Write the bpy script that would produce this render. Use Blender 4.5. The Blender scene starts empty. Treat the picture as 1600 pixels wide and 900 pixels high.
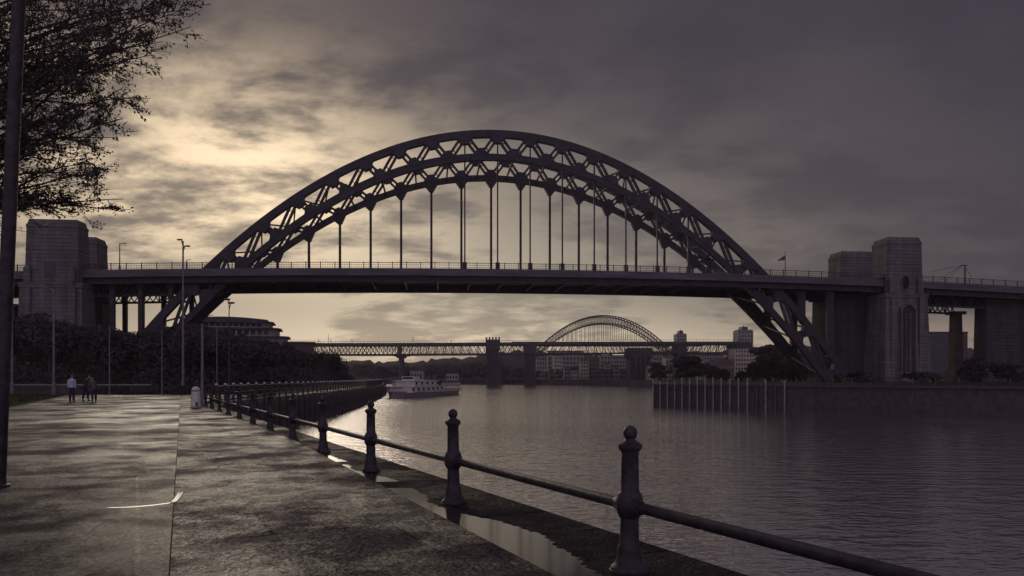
import bpy, math, random
import numpy as np
from mathutils import Vector, Matrix
PI = math.pi
R = math.radians
rnd = random.Random(7)
C = bpy.context.scene.collection
scene = bpy.context.scene

# ------------------------------------------------------------------ camera
F = 1200.0; HZ = 590.0; EYE = 1.6
cam_d = bpy.data.cameras.new('camera'); cam = bpy.data.objects.new('camera', cam_d); C.objects.link(cam)
cam.location = (0, 0, EYE); cam.rotation_euler = (R(90), 0, 0)
cam_d.lens = 27.0; cam_d.sensor_width = 36.0
cam_d.shift_y = (HZ - 450) / 1600.0
cam_d.clip_start = 0.1; cam_d.clip_end = 6000
scene.camera = cam

def at(px, py, Y):
    return Vector(((px - 800) / F * Y, Y, EYE - (py - HZ) / F * Y))

# ------------------------------------------------------------------ node helpers
class NT:
    def __init__(s, tree): s.t = tree; s.n = tree.nodes; s.l = tree.links
    def new(s, kind, **kw):
        n = s.n.new(kind)
        for k, v in kw.items(): setattr(n, k, v)
        return n
    def put(s, sock, v):
        if hasattr(v, 'is_linked') or isinstance(v, bpy.types.NodeSocket): s.l.new(v, sock)
        else: sock.default_value = v
    def m(s, op, a, b=None, c=None, clamp=False):
        n = s.new('ShaderNodeMath', operation=op, use_clamp=clamp)
        s.put(n.inputs[0], a)
        if b is not None: s.put(n.inputs[1], b)
        if c is not None: s.put(n.inputs[2], c)
        return n.outputs[0]
    def v(s, op, a, b=None, scale=None):
        n = s.new('ShaderNodeVectorMath', operation=op)
        s.put(n.inputs[0], a)
        if b is not None: s.put(n.inputs[1], b)
        if scale is not None: s.put(n.inputs['Scale'], scale)
        return n.outputs['Value'] if op in ('DOT_PRODUCT', 'LENGTH') else n.outputs['Vector']
    def ss(s, x, a, b):
        n = s.new('ShaderNodeMapRange', interpolation_type='SMOOTHSTEP')
        s.put(n.inputs[0], x); n.inputs[1].default_value = a; n.inputs[2].default_value = b
        return n.outputs[0]
    def lin(s, x, a, b, c, d):
        n = s.new('ShaderNodeMapRange')
        s.put(n.inputs[0], x)
        for i, q in enumerate((a, b, c, d)): n.inputs[i + 1].default_value = q
        return n.outputs[0]
    def noise(s, vec, scale, detail=6, rough=0.55, dist=0.0):
        n = s.new('ShaderNodeTexNoise')
        if vec is not None: s.l.new(vec, n.inputs['Vector'])
        n.inputs['Scale'].default_value = scale; n.inputs['Detail'].default_value = detail
        n.inputs['Roughness'].default_value = rough; n.inputs['Distortion'].default_value = dist
        return n.outputs[0]
    def mapping(s, vec, sc=(1, 1, 1), rot=(0, 0, 0), loc=(0, 0, 0)):
        n = s.new('ShaderNodeMapping')
        s.l.new(vec, n.inputs['Vector']); n.inputs['Scale'].default_value = sc
        n.inputs['Rotation'].default_value = rot; n.inputs['Location'].default_value = loc
        return n.outputs[0]
    def mix(s, f, a, b):
        n = s.new('ShaderNodeMix', data_type='RGBA')
        s.put(n.inputs[0], f)
        s.put(n.inputs[6], a if not isinstance(a, tuple) else (*a, 1)); s.put(n.inputs[7], b if not isinstance(b, tuple) else (*b, 1))
        return n.outputs[2]

# ------------------------------------------------------------------ world: broken overcast, sun behind cloud on the left
SUN_DIR = Vector((-440, 1200, 330)).normalized()
sun_el = math.asin(SUN_DIR.z); sun_az = math.atan2(SUN_DIR.x, SUN_DIR.y)
w = bpy.data.worlds.new('World'); scene.world = w; w.use_nodes = True
t = NT(w.node_tree); t.n.clear()
tc = t.new('ShaderNodeTexCoord').outputs['Generated']
d = t.v('NORMALIZE', tc)
sep = t.new('ShaderNodeSeparateXYZ'); t.l.new(d, sep.inputs[0]); dx, dy, dz = sep.outputs
def dirv(px, py): return tuple(Vector((px - 800, 1200, HZ - py)).normalized())
def lobe(px, py, n):
    return t.m('POWER', t.m('MAXIMUM', t.v('DOT_PRODUCT', d, dirv(px, py)), 0.0), float(n))
# cloud-deck coordinates give streaks that flatten towards the horizon
inv = t.m('DIVIDE', 1.0, t.m('ADD', t.m('MAXIMUM', dz, 0.0), 0.20))
cp = t.new('ShaderNodeCombineXYZ'); t.l.new(t.m('MULTIPLY', dx, inv), cp.inputs[0]); t.l.new(t.m('MULTIPLY', dy, inv), cp.inputs[1]); cp.inputs[2].default_value = 3.1
n1 = t.noise(t.mapping(cp.outputs[0], (1.0, 1.0, 1), (0, 0, R(20))), 1.7, 8, 0.56, 0.25)
n2 = t.noise(t.mapping(cp.outputs[0], (0.9, 1.3, 1), (0, 0, R(-12)), (4, 7, 0)), 5.0, 7, 0.6, 0.2)
n3 = t.noise(t.mapping(cp.outputs[0], (0.6, 1.0, 1), (0, 0, R(-25)), (1, 2, 0)), 0.75, 4, 0.5, 0.2)
cl = t.m('ADD', t.m('MULTIPLY', n1, 0.48), t.m('ADD', t.m('MULTIPLY', n2, 0.27), t.m('MULTIPLY', n3, 0.25)))
thin = t.ss(cl, 0.445, 0.55)                     # 0 thick cloud .. 1 thin cloud
high = t.m('SUBTRACT', 1.0, t.ss(t.m('ADD', dz, t.m('MULTIPLY', t.m('SUBTRACT', 0.5, n3), 0.45)), 0.22, 0.40))
g_main = t.m('ADD', t.m('MULTIPLY', lobe(290, 240, 36), t.m('MULTIPLY', t.ss(dz, 0.06, 0.19), t.lin(high, 0, 1, 0.15, 1.0))), t.m('ADD', t.m('MULTIPLY', lobe(425, 250, 200), 0.40), t.m('MULTIPLY', lobe(600, 400, 110), 0.16)))
g_wide = t.m('MULTIPLY', lobe(560, 400, 9), t.lin(high, 0, 1, 0.12, 1.0))
hb = t.m('SUBTRACT', 1.0, t.ss(dz, 0.03, 0.27))
hb = t.m('MULTIPLY', hb, lobe(730, 560, 12))
hl = t.m('MULTIPLY', t.m('SUBTRACT', 1.0, t.ss(dz, 0.0, 0.10)), lobe(740, 590, 3))
def scl(col, f):
    n = t.new('ShaderNodeVectorMath', operation='SCALE'); n.inputs[0].default_value = col; t.put(n.inputs['Scale'], f); return n.outputs[0]
streak = t.lin(thin, 0, 1, 0.60, 1.12)
base = scl((0.054, 0.044, 0.058), t.lin(cl, 0.38, 0.62, 0.88, 1.12))
back = scl((0.28, 0.230, 0.305), t.ss(t.m('MULTIPLY', dy, -1.0), -0.1, 0.8))   # unseen sky behind the viewer, brightened in purple as fill for dark near faces
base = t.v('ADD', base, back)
a1 = scl((0.74, 0.56, 0.335), t.m('MULTIPLY', g_main, t.lin(thin, 0, 1, 0.07, 1.0)))
a2 = scl((0.185, 0.158, 0.112), t.m('MULTIPLY', g_wide, streak))
a3 = scl((0.34, 0.295, 0.198), t.m('MULTIPLY', hb, streak))
a4 = scl((0.60, 0.475, 0.315), t.m('MULTIPLY', hl, t.lin(thin, 0, 1, 0.50, 1.2)))
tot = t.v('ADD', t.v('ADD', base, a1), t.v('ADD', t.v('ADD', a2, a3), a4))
sky = t.new('ShaderNodeTexSky', sky_type='NISHITA', sun_disc=False, sun_elevation=sun_el, sun_rotation=sun_az)
skyc = t.v('SCALE', sky.outputs[0], scale=0.05)
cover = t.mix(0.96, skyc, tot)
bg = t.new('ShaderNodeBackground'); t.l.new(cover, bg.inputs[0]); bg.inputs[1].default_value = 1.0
t.l.new(bg.outputs[0], t.new('ShaderNodeOutputWorld').inputs[0])

sd = bpy.data.lights.new('sun', 'SUN'); so = bpy.data.objects.new('sun', sd); C.objects.link(so)
sd.energy = 0.5; sd.angle = R(22); sd.color = (1.0, 0.86, 0.68)
so.rotation_euler = (-SUN_DIR).to_track_quat('-Z', 'Y').to_euler()
scene.view_settings.view_transform = 'Standard'; scene.view_settings.look = 'None'
scene.view_settings.exposure = 0.0; scene.view_settings.gamma = 1.0
scene.cycles.max_bounces = 6

# ------------------------------------------------------------------ mesh helpers
class MB:
    def __init__(s): s.v = []; s.f = []
    def add(s, vs, fs):
        o = len(s.v); s.v += [tuple(q) for q in vs]; s.f += [tuple(i + o for i in q) for q in fs]; return s
    def box(s, x0, x1, y0, y1, z0, z1):
        vs = [(x, y, z) for z in (z0, z1) for y in (y0, y1) for x in (x0, x1)]
        return s.add(vs, [(0, 2, 3, 1), (4, 5, 7, 6), (0, 1, 5, 4), (2, 6, 7, 3), (0, 4, 6, 2), (1, 3, 7, 5)])
    def frus(s, x0, x1, y0, y1, z0, z1, ix, iy=None):
        iy = ix if iy is None else iy
        vs = [(x0, y0, z0), (x1, y0, z0), (x1, y1, z0), (x0, y1, z0), (x0 + ix, y0 + iy, z1), (x1 - ix, y0 + iy, z1), (x1 - ix, y1 - iy, z1), (x0 + ix, y1 - iy, z1)]
        return s.add(vs, [(3, 2, 1, 0), (4, 5, 6, 7), (0, 1, 5, 4), (1, 2, 6, 5), (2, 3, 7, 6), (3, 0, 4, 7)])
    def bar(s, p, q, a, b, up=(0, 1, 0)):        # a = size along up, b = size across
        p = Vector(p); q = Vector(q); d_ = (q - p).normalized(); u = Vector(up)
        u = (u - d_ * u.dot(d_))
        if u.length < 1e-4: u = Vector((1, 0, 0)) - d_ * d_.x
        u.normalize(); r_ = d_.cross(u)
        vs = []
        for c in (p, q):
            for i, j in ((-1, -1), (1, -1), (1, 1), (-1, 1)): vs.append(c + u * i * a / 2 + r_ * j * b / 2)
        return s.add(vs, [(0, 1, 2, 3), (7, 6, 5, 4), (0, 4, 5, 1), (1, 5, 6, 2), (2, 6, 7, 3), (3, 7, 4, 0)])
    def tube(s, pts, r, n=8, cap=True):
        pts = [Vector(p) for p in pts]; k = len(pts)
        rr = r if isinstance(r, (list, tuple)) else [r] * k
        vs = []; prev = None
        for i, p in enumerate(pts):
            d_ = (pts[min(i + 1, k - 1)] - pts[max(i - 1, 0)]).normalized()
            if prev is None:
                u = Vector((0, 0, 1)) if abs(d_.z) < 0.9 else Vector((1, 0, 0))
            else: u = prev
            u = (u - d_ * u.dot(d_)).normalized(); prev = u; q = d_.cross(u)
            for j in range(n):
                a = 2 * PI * j / n; vs.append(p + (u * math.cos(a) + q * math.sin(a)) * rr[i])
        fs = [(i * n + j, i * n + (j + 1) % n, (i + 1) * n + (j + 1) % n, (i + 1) * n + j) for i in range(k - 1) for j in range(n)]
        if cap: fs += [tuple(range(n))[::-1], tuple((k - 1) * n + j for j in range(n))]
        return s.add(vs, fs)
    def lathe(s, prof, n=24, c=(0, 0)):          # prof: (z, r)
        vs = []
        for z, r_ in prof:
            for j in range(n):
                a = 2 * PI * j / n; vs.append((c[0] + r_ * math.cos(a), c[1] + r_ * math.sin(a), z))
        k = len(prof)
        fs = [(i * n + j, i * n + (j + 1) % n, (i + 1) * n + (j + 1) % n, (i + 1) * n + j) for i in range(k - 1) for j in range(n)]
        fs += [tuple(range(n))[::-1], tuple((k - 1) * n + j for j in range(n))]
        return s.add(vs, fs)
    def prism_xz(s, poly, y0, y1):
        n = len(poly)
        ar = sum(poly[i][0] * poly[(i + 1) % n][1] - poly[(i + 1) % n][0] * poly[i][1] for i in range(n))
        if ar < 0: poly = poly[::-1]
        vs = [(x, y0, z) for x, z in poly] + [(x, y1, z) for x, z in poly]
        fs = [tuple(range(n)), tuple(range(n, 2 * n))[::-1]] + [(i, n + i, n + (i + 1) % n, (i + 1) % n) for i in range(n)]
        return s.add(vs, fs)
    def prism_xy(s, poly, z0, z1):
        n = len(poly)
        ar = sum(poly[i][0] * poly[(i + 1) % n][1] - poly[(i + 1) % n][0] * poly[i][1] for i in range(n))
        if ar < 0: poly = poly[::-1]
        vs = [(x, y, z0) for x, y in poly] + [(x, y, z1) for x, y in poly]
        fs = [tuple(range(n))[::-1], tuple(range(n, 2 * n))] + [(i, (i + 1) % n, n + (i + 1) % n, n + i) for i in range(n)]
        return s.add(vs, fs)
    def sweep_xz(s, pts, h, y0, y1):             # pts (x, z); h thickness in plane
        k = len(pts); vs = []
        for i in range(k):
            a = pts[max(i - 1, 0)]; b = pts[min(i + 1, k - 1)]
            dx_, dz_ = b[0] - a[0], b[1] - a[1]; L = math.hypot(dx_, dz_); nx, nz = -dz_ / L, dx_ / L
            hh = h[i] if isinstance(h, list) else h
            x, z = pts[i]
            for y, sg in ((y0, -1), (y1, -1), (y1, 1), (y0, 1)): vs.append((x + nx * sg * hh / 2, y, z + nz * sg * hh / 2))
        fs = []
        for i in range(k - 1):
            for j in range(4): fs.append((i * 4 + j, (i + 1) * 4 + j, (i + 1) * 4 + (j + 1) % 4, i * 4 + (j + 1) % 4))
        fs += [(0, 1, 2, 3), tuple((k - 1) * 4 + j for j in (3, 2, 1, 0))]
        return s.add(vs, fs)
    def build(s, name, mat, parent=None, smooth=None, bevel=0):
        me = bpy.data.meshes.new(name); me.from_pydata(s.v, [], s.f); me.update()
        me.materials.append(mat)
        if smooth:
            me.polygons.foreach_set('use_smooth', [True] * len(me.polygons))
            me.set_sharp_from_angle(angle=R(smooth))
        o = bpy.data.objects.new(name, me); C.objects.link(o)
        if parent is not None: o.parent = parent
        if bevel:
            b = o.modifiers.new('bevel', 'BEVEL'); b.width = bevel; b.segments = 2; b.limit_method = 'ANGLE'
        return o

def tag(o, label=None, cat=None, group=None, kind=None):
    if label: o['label'] = label
    if cat: o['category'] = cat
    if group: o['group'] = group
    if kind: o['kind'] = kind
    return o
def thing(name, label, cat, loc=(0, 0, 0), rz=0, group=None):
    o = bpy.data.objects.new(name, None); C.objects.link(o); o.location = loc; o.rotation_euler = (0, 0, rz)
    o.empty_display_size = 0.2
    return tag(o, label, cat, group)
def copy_tree(o, parent=None, top=True):
    c = o.copy(); C.objects.link(c)
    if parent is not None: c.parent = parent
    for ch in list(o.children): copy_tree(ch, c)
    return c
def quads_mesh(name, P, mat, parent=None):       # P: (n,4,3) array of quads
    n = len(P); me = bpy.data.meshes.new(name)
    me.vertices.add(n * 4); me.vertices.foreach_set('co', P.reshape(-1).astype(np.float32))
    me.loops.add(n * 4); me.loops.foreach_set('vertex_index', np.arange(n * 4, dtype=np.int32))
    me.polygons.add(n); me.polygons.foreach_set('loop_start', np.arange(0, n * 4, 4, dtype=np.int32))
    me.update(calc_edges=True); me.validate(); me.materials.append(mat)
    o = bpy.data.objects.new(name, me); C.objects.link(o)
    if parent is not None: o.parent = parent
    return o
NR = np.random.default_rng(11)
def leaf_quads(cen, size, flat=0.0):
    n = len(cen); a = NR.normal(size=(n, 3)); a[:, 2] *= (1 - flat)
    a /= np.linalg.norm(a, axis=1)[:, None]
    b = NR.normal(size=(n, 3)); b -= a * (a * b).sum(1)[:, None]; b /= np.linalg.norm(b, axis=1)[:, None]
    sz = size * NR.uniform(0.6, 1.35, n); a = a * sz[:, None]; b = b * (sz * 0.55)[:, None]
    return np.stack([cen - a, cen + b, cen + a, cen - b], 1)
def blob_leaves(lumps, n, size):                 # lumps: (cx,cy,cz,rx,ry,rz)
    L = np.array(lumps, float); wt = L[:, 3] * L[:, 5]; wt /= wt.sum()
    idx = NR.choice(len(L), n, p=wt); q = NR.normal(size=(n, 3)); q /= np.linalg.norm(q, axis=1)[:, None]
    rad = NR.uniform(0.45, 1.0, n) ** 0.5 + np.abs(NR.normal(0, 0.13, n))
    return leaf_quads(L[idx, :3] + q * rad[:, None] * L[idx, 3:6], size)

# ------------------------------------------------------------------ materials
def mat(name, col, rough=0.7, spec=0.5, metal=0.0, var=0.25, vs=1.0, bump=0.0, bs=20.0, coord='Object', stretch=(1, 1, 1)):
    m_ = bpy.data.materials.new(name); m_.use_nodes = True; q = NT(m_.node_tree)
    b = q.n['Principled BSDF']; b.inputs['Roughness'].default_value = rough; b.inputs['Metallic'].default_value = metal
    b.inputs['Specular IOR Level'].default_value = spec
    co = q.new('ShaderNodeTexCoord').outputs[coord]
    co = q.mapping(co, stretch)
    n = q.noise(co, vs, 7, 0.6)
    lo = tuple(c * (1 - var) for c in col); hi = tuple(c * (1 + var) for c in col)
    q.l.new(q.mix(q.ss(n, 0.3, 0.7), lo, hi), b.inputs['Base Color'])
    q.l.new(q.lin(q.noise(co, vs * 2.3, 5), 0.3, 0.7, max(rough - 0.12, 0.05), min(rough + 0.12, 1)), b.inputs['Roughness'])
    if bump:
        bp = q.new('ShaderNodeBump'); bp.inputs['Strength'].default_value = 1.0; bp.inputs['Distance'].default_value = bump
        q.l.new(q.noise(co, bs, 6, 0.65), bp.inputs['Height']); q.l.new(bp.outputs[0], b.inputs['Normal'])
    return m_
M = {}
M['steel'] = mat('painted_bridge_steel', (0.056, 0.048, 0.060), 0.6, 0.3, vs=0.6, bump=0.01, bs=3)
M['steel2'] = mat('grey_fascia_steel', (0.125, 0.110, 0.132), 0.6, 0.4, var=0.3, vs=0.8, stretch=(0.15, 1, 1))
M['iron'] = mat('cast_iron_paint', (0.050, 0.044, 0.052), 0.45, 0.4, vs=9, var=0.45, bump=0.004, bs=45)
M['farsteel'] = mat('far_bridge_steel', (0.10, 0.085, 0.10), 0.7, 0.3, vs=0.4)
M['pole'] = mat('galvanised_pole', (0.22, 0.21, 0.22), 0.5, 0.5, vs=4)
M['white'] = mat('weathered_white_paint', (0.80, 0.76, 0.72), 0.6, 0.4, var=0.22, vs=7)
M['leaf'] = mat('dark_leaf', (0.10, 0.084, 0.075), 0.65, 0.25, vs=2)
M['leafbg'] = mat('wood_foliage', (0.085, 0.073, 0.075), 0.8, 0.15, var=0.45, vs=0.22)
M['leafred'] = mat('autumn_foliage', (0.085, 0.050, 0.040), 0.8, 0.15, var=0.4, vs=0.4)
M['bark'] = mat('bark', (0.075, 0.062, 0.055), 0.9, 0.2, vs=6, bump=0.01, bs=25)
M['grass'] = mat('lawn_grass', (0.050, 0.070, 0.022), 0.85, 0.15, var=0.4, vs=0.8)
M['soil'] = mat('bank_soil', (0.045, 0.042, 0.036), 0.95, 0.1, vs=0.3)
M['timber'] = mat('wet_timber', (0.085, 0.072, 0.075), 0.6, 0.4, vs=1.5)
M['timberpale'] = mat('bleached_timber', (0.30, 0.27, 0.26), 0.7, 0.3, vs=2)
M['glassdark'] = mat('dark_window_glass', (0.03, 0.03, 0.04), 0.15, 0.6, vs=1)
M['void'] = mat('dark_opening', (0.03, 0.025, 0.03), 0.9, 0.1, vs=1)
M['concrete'] = mat('pale_concrete', (0.34, 0.32, 0.30), 0.8, 0.3, var=0.2, vs=0.3)
M['palestone'] = mat('pale_stone_cladding', (0.50, 0.46, 0.42), 0.8, 0.3, var=0.2, vs=0.3)
M['brick'] = mat('far_brick', (0.20, 0.15, 0.13), 0.85, 0.2, var=0.25, vs=0.4)
M['cream'] = mat('cream_render', (0.55, 0.50, 0.42), 0.8, 0.3, var=0.15, vs=0.3)
M['slate'] = mat('slate_roof', (0.10, 0.095, 0.11), 0.6, 0.4, vs=0.5)
M['orange'] = mat('orange_brick_pier', (0.10, 0.068, 0.058), 0.8, 0.3, var=0.3, vs=0.5)
M['skin'] = mat('skin', (0.42, 0.27, 0.21), 0.6, 0.4, vs=9, var=0.08)
M['hair'] = mat('grey_hair', (0.20, 0.18, 0.17), 0.8, 0.3, vs=30)
M['shirt'] = mat('pale_blue_shirt', (0.58, 0.64, 0.78), 0.85, 0.2, var=0.12, vs=6)
M['navy'] = mat('navy_trousers', (0.055, 0.05, 0.085), 0.85, 0.2, vs=8)
M['coat'] = mat('black_coat', (0.045, 0.040, 0.055), 0.85, 0.2, vs=8)
M['greycoat'] = mat('grey_jacket', (0.13, 0.125, 0.15), 0.85, 0.2, vs=8)
M['shoe'] = mat('shoe', (0.03, 0.028, 0.03), 0.5, 0.4, vs=8)
M['flag'] = mat('flag_cloth', (0.16, 0.15, 0.17), 0.8, 0.2, vs=5)
M['hull'] = mat('dark_blue_hull', (0.23, 0.215, 0.225), 0.4, 0.5, vs=1)
M['boatwhite'] = mat('boat_white', (0.74, 0.70, 0.66), 0.5, 0.4, var=0.15, vs=0.8)

def stone_mat(name, col, cs=(2.4, 0.75), dark=0.62):
    m_ = bpy.data.materials.new(name); m_.use_nodes = True; q = NT(m_.node_tree); b = q.n['Principled BSDF']
    co = q.new('ShaderNodeTexCoord').outputs['Object']; sp = q.new('ShaderNodeSeparateXYZ'); q.l.new(co, sp.inputs[0])
    cb = q.new('ShaderNodeCombineXYZ'); q.l.new(q.m('ADD', sp.outputs[0], sp.outputs[1]), cb.inputs[0]); q.l.new(sp.outputs[2], cb.inputs[1])
    br = q.new('ShaderNodeTexBrick'); q.l.new(cb.outputs[0], br.inputs['Vector']); br.inputs['Scale'].default_value = 1.0
    br.inputs['Brick Width'].default_value = cs[0]; br.inputs['Row Height'].default_value = cs[1]; br.inputs['Mortar Size'].default_value = cs[1] * 0.04
    br.inputs['Color1'].default_value = (*[c * 1.1 for c in col], 1); br.inputs['Color2'].default_value = (*[c * 0.85 for c in col], 1)
    br.inputs['Mortar'].default_value = (*[c * 0.5 for c in col], 1)
    st = q.noise(q.mapping(co, (1, 1, 0.12)), 0.55, 8, 0.62); gr = q.noise(co, 3.0, 6)
    f = q.m('MULTIPLY', q.lin(st, 0.35, 0.65, dark, 1.15), q.lin(gr, 0.3, 0.7, 0.85, 1.12))
    q.l.new(q.v('SCALE', br.outputs[0], scale=f), b.inputs['Base Color'])
    b.inputs['Roughness'].default_value = 0.85; b.inputs['Specular IOR Level'].default_value = 0.3
    bp = q.new('ShaderNodeBump'); bp.inputs['Distance'].default_value = 0.05
    q.l.new(q.m('ADD', q.m('MULTIPLY', br.outputs[1], -1.0), q.m('MULTIPLY', gr, 0.3)), bp.inputs['Height']); q.l.new(bp.outputs[0], b.inputs['Normal'])
    return m_
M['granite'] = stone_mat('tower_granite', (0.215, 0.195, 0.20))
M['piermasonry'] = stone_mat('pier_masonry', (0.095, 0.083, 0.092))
M['quaystone'] = stone_mat('quay_masonry', (0.11, 0.098, 0.105), (1.5, 0.5), 0.5)

def wet_paving(name, col, slabs, bw=2.3, bh=1.25, tone=0.16, mort=0.02, gl=1.0):
    m_ = bpy.data.materials.new(name); m_.use_nodes = True; q = NT(m_.node_tree); b = q.n['Principled BSDF']
    co = q.new('ShaderNodeTexCoord').outputs['Object']
    al = q.mapping(co, (1, 1, 1), (0, 0, R(-26)))
    big = q.noise(q.mapping(co, (0.9, 0.8, 1)), 0.8 if slabs else 0.45, 5, 0.55, 0.0)     # damp / dry patches
    mid = q.noise(co, 4.0 if slabs else 2.0, 6, 0.6); fine = q.noise(q.mapping(co, (1, 0.5, 1)), 38.0, 5, 0.75); grit = q.noise(q.mapping(co, (1, 0.5, 1)), 100.0, 3, 0.7)
    wet = q.ss(q.m('ADD', q.m('MULTIPLY', big, 0.65), q.m('MULTIPLY', mid, 0.35)), 0.38, 0.62)
    c1 = q.mix(wet, tuple(c * 1.2 for c in col), tuple(c * 0.62 for c in col))
    f = q.lin(fine, 0.3, 0.7, 0.7, 1.3)
    cc = q.v('SCALE', c1, scale=f)
    h = q.m('ADD', q.m('MULTIPLY', fine, 0.55), q.m('MULTIPLY', grit, 0.45))
    br = q.new('ShaderNodeTexBrick'); q.l.new(al, br.inputs['Vector']); br.inputs['Scale'].default_value = 1.0
    br.inputs['Brick Width'].default_value = bw; br.inputs['Row Height'].default_value = bh; br.inputs['Mortar Size'].default_value = mort
    br.inputs['Color1'].default_value = (1 - tone,) * 3 + (1,); br.inputs['Color2'].default_value = (1 + tone,) * 3 + (1,); br.inputs['Mortar'].default_value = (1, 1, 1, 1)
    cc = q.v('MULTIPLY', cc, br.outputs[0])
    if slabs:
        cc = q.mix(q.m('MULTIPLY', br.outputs[1], 0.75), cc, tuple(c * 0.25 for c in col))
        h = q.m('SUBTRACT', h, q.m('MULTIPLY', br.outputs[1], 1.5))
    bsep = q.new('ShaderNodeSeparateXYZ'); q.l.new(br.outputs[0], bsep.inputs[0])
    slabtone = q.lin(bsep.outputs[0], 1 - tone, 1 + tone, 1 - 1.6 * tone, 1 + 1.6 * tone)
    b.inputs['Specular Tint'].default_value = (1.0, 0.85, 0.89, 1)
    q.l.new(cc, b.inputs['Base Color'])
    pk = q.ss(q.m('ADD', q.m('MULTIPLY', fine, 0.5), q.m('MULTIPLY', grit, 0.5)), 0.43, 0.58)
    q.l.new(q.m('MULTIPLY', q.lin(wet, 0, 1, 0.03 * gl, 0.31 * gl), q.m('MULTIPLY', slabtone, q.lin(pk, 0, 1, 0.10 if slabs else 0.45, 2.2 if slabs else 1.5))), b.inputs['Specular IOR Level'])
    q.l.new(q.m('MULTIPLY', q.lin(wet, 0, 1, 0.60, 0.28), q.lin(pk, 0, 1, 1.1, 0.72)), b.inputs['Roughness'])
    bp = q.new('ShaderNodeBump'); bp.inputs['Distance'].default_value = 0.016; bp.inputs['Strength'].default_value = 1.0
    q.l.new(h, bp.inputs['Height']); q.l.new(bp.outputs[0], b.inputs['Normal'])
    df = q.new('ShaderNodeBsdfDiffuse'); q.l.new(cc, df.inputs[0]); q.l.new(bp.outputs[0], df.inputs['Normal'])     # dry matt grains between the wet film
    mx = q.new('ShaderNodeMixShader')
    q.l.new(q.m('MULTIPLY', q.lin(wet, 0, 1, (0.55 if slabs else 0.66) * gl, 1.08 * gl), q.m('MULTIPLY', slabtone, q.lin(pk, 0, 1, 0.35 if slabs else 0.55, 1.0 if slabs else 0.85))), mx.inputs[0])
    q.l.new(df.outputs[0], mx.inputs[1]); q.l.new(b.outputs[0], mx.inputs[2])
    q.l.new(mx.outputs[0], q.n['Material Output'].inputs[0])
    return m_
M['asphalt'] = wet_paving('wet_asphalt', (0.056, 0.043, 0.052), False, 4.3, 6.5, 0.12)
M['slabs'] = wet_paving('wet_paving_slabs', (0.056, 0.043, 0.051), True)
M['coping'] = wet_paving('wet_coping_stone', (0.042, 0.033, 0.038), True, 9.0, 1.15, 0.14, 0.03, 0.5)

def puddle_mat():
    m_ = bpy.data.materials.new('puddle_water'); m_.use_nodes = True; q = NT(m_.node_tree); b = q.n['Principled BSDF']
    b.inputs['Base Color'].default_value = (0.03, 0.027, 0.03, 1); b.inputs['Roughness'].default_value = 0.10; b.inputs['Specular IOR Level'].default_value = 0.9
    b.inputs['IOR'].default_value = 1.75
    return m_
M['puddle'] = puddle_mat()
def water_mat():
    m_ = bpy.data.materials.new('river_water'); m_.use_nodes = True; q = NT(m_.node_tree); b = q.n['Principled BSDF']
    co = q.new('ShaderNodeTexCoord').outputs['Object']
    a = q.noise(q.mapping(co, (0.85, 1.4, 1), (0, 0, R(3))), 1.1, 4, 0.45, 0.2)
    c = q.noise(q.mapping(co, (0.7, 1.4, 1), (0, 0, R(-6))), 4.2, 3, 0.45, 0.2)
    g = q.noise(q.mapping(co, (0.6, 1.0, 1)), 0.03, 3, 0.5)
    h = q.m('ADD', q.m('MULTIPLY', a, 0.7), q.m('MULTIPLY', c, 0.24))
    bp = q.new('ShaderNodeBump'); bp.inputs['Strength'].default_value = 1.0
    q.l.new(q.lin(g, 0.35, 0.65, 0.08, 0.14), bp.inputs['Distance'])
    q.l.new(h, bp.inputs['Height']); q.l.new(bp.outputs[0], b.inputs['Normal'])
    b.inputs['Base Color'].default_value = (0.70, 0.645, 0.675, 1); b.inputs['Metallic'].default_value = 0.92; b.inputs['Roughness'].default_value = 0.06
    b.inputs['IOR'].default_value = 1.95; b.inputs['Specular IOR Level'].default_value = 0.9
    return m_
M['water'] = water_mat()

# ------------------------------------------------------------------ setting
WZ = -2.4
wt = MB(); wt.add([(-3000, -300, WZ), (3000, -300, WZ), (3000, 4500, WZ), (-3000, 4500, WZ)], [(0, 1, 2, 3)])
tag(wt.build('river', M['water']), kind='structure')

def rail_x(Y): return 0.968 - 0.5 * (Y - 6.35)
quay = [(rail_x(Y) + 0.86, Y) for Y in (-40, -10, 2, 12, 24, 36, 42)]
quay += [(-18.3, 49), (-19.2, 58), (-19.4, 68), (-19.8, 80), (-21.3, 100), (-24.0, 130), (-27.6, 160), (-31.5, 190), (-38.5, 230), (-50, 280), (-68, 350), (-95, 430), (-130, 520), (-230, 700)]
# left bank ground and quay wall
lb = MB()
qn = len(quay)
vs = [(x, y, 0) for x, y in quay] + [(-1500, y, 0) for x, y in quay]
lb.add(vs, [(qn + i, i, i + 1, qn + i + 1) for i in range(qn - 1)])
tag(lb.build('ground', M['soil']), kind='structure')
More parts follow.
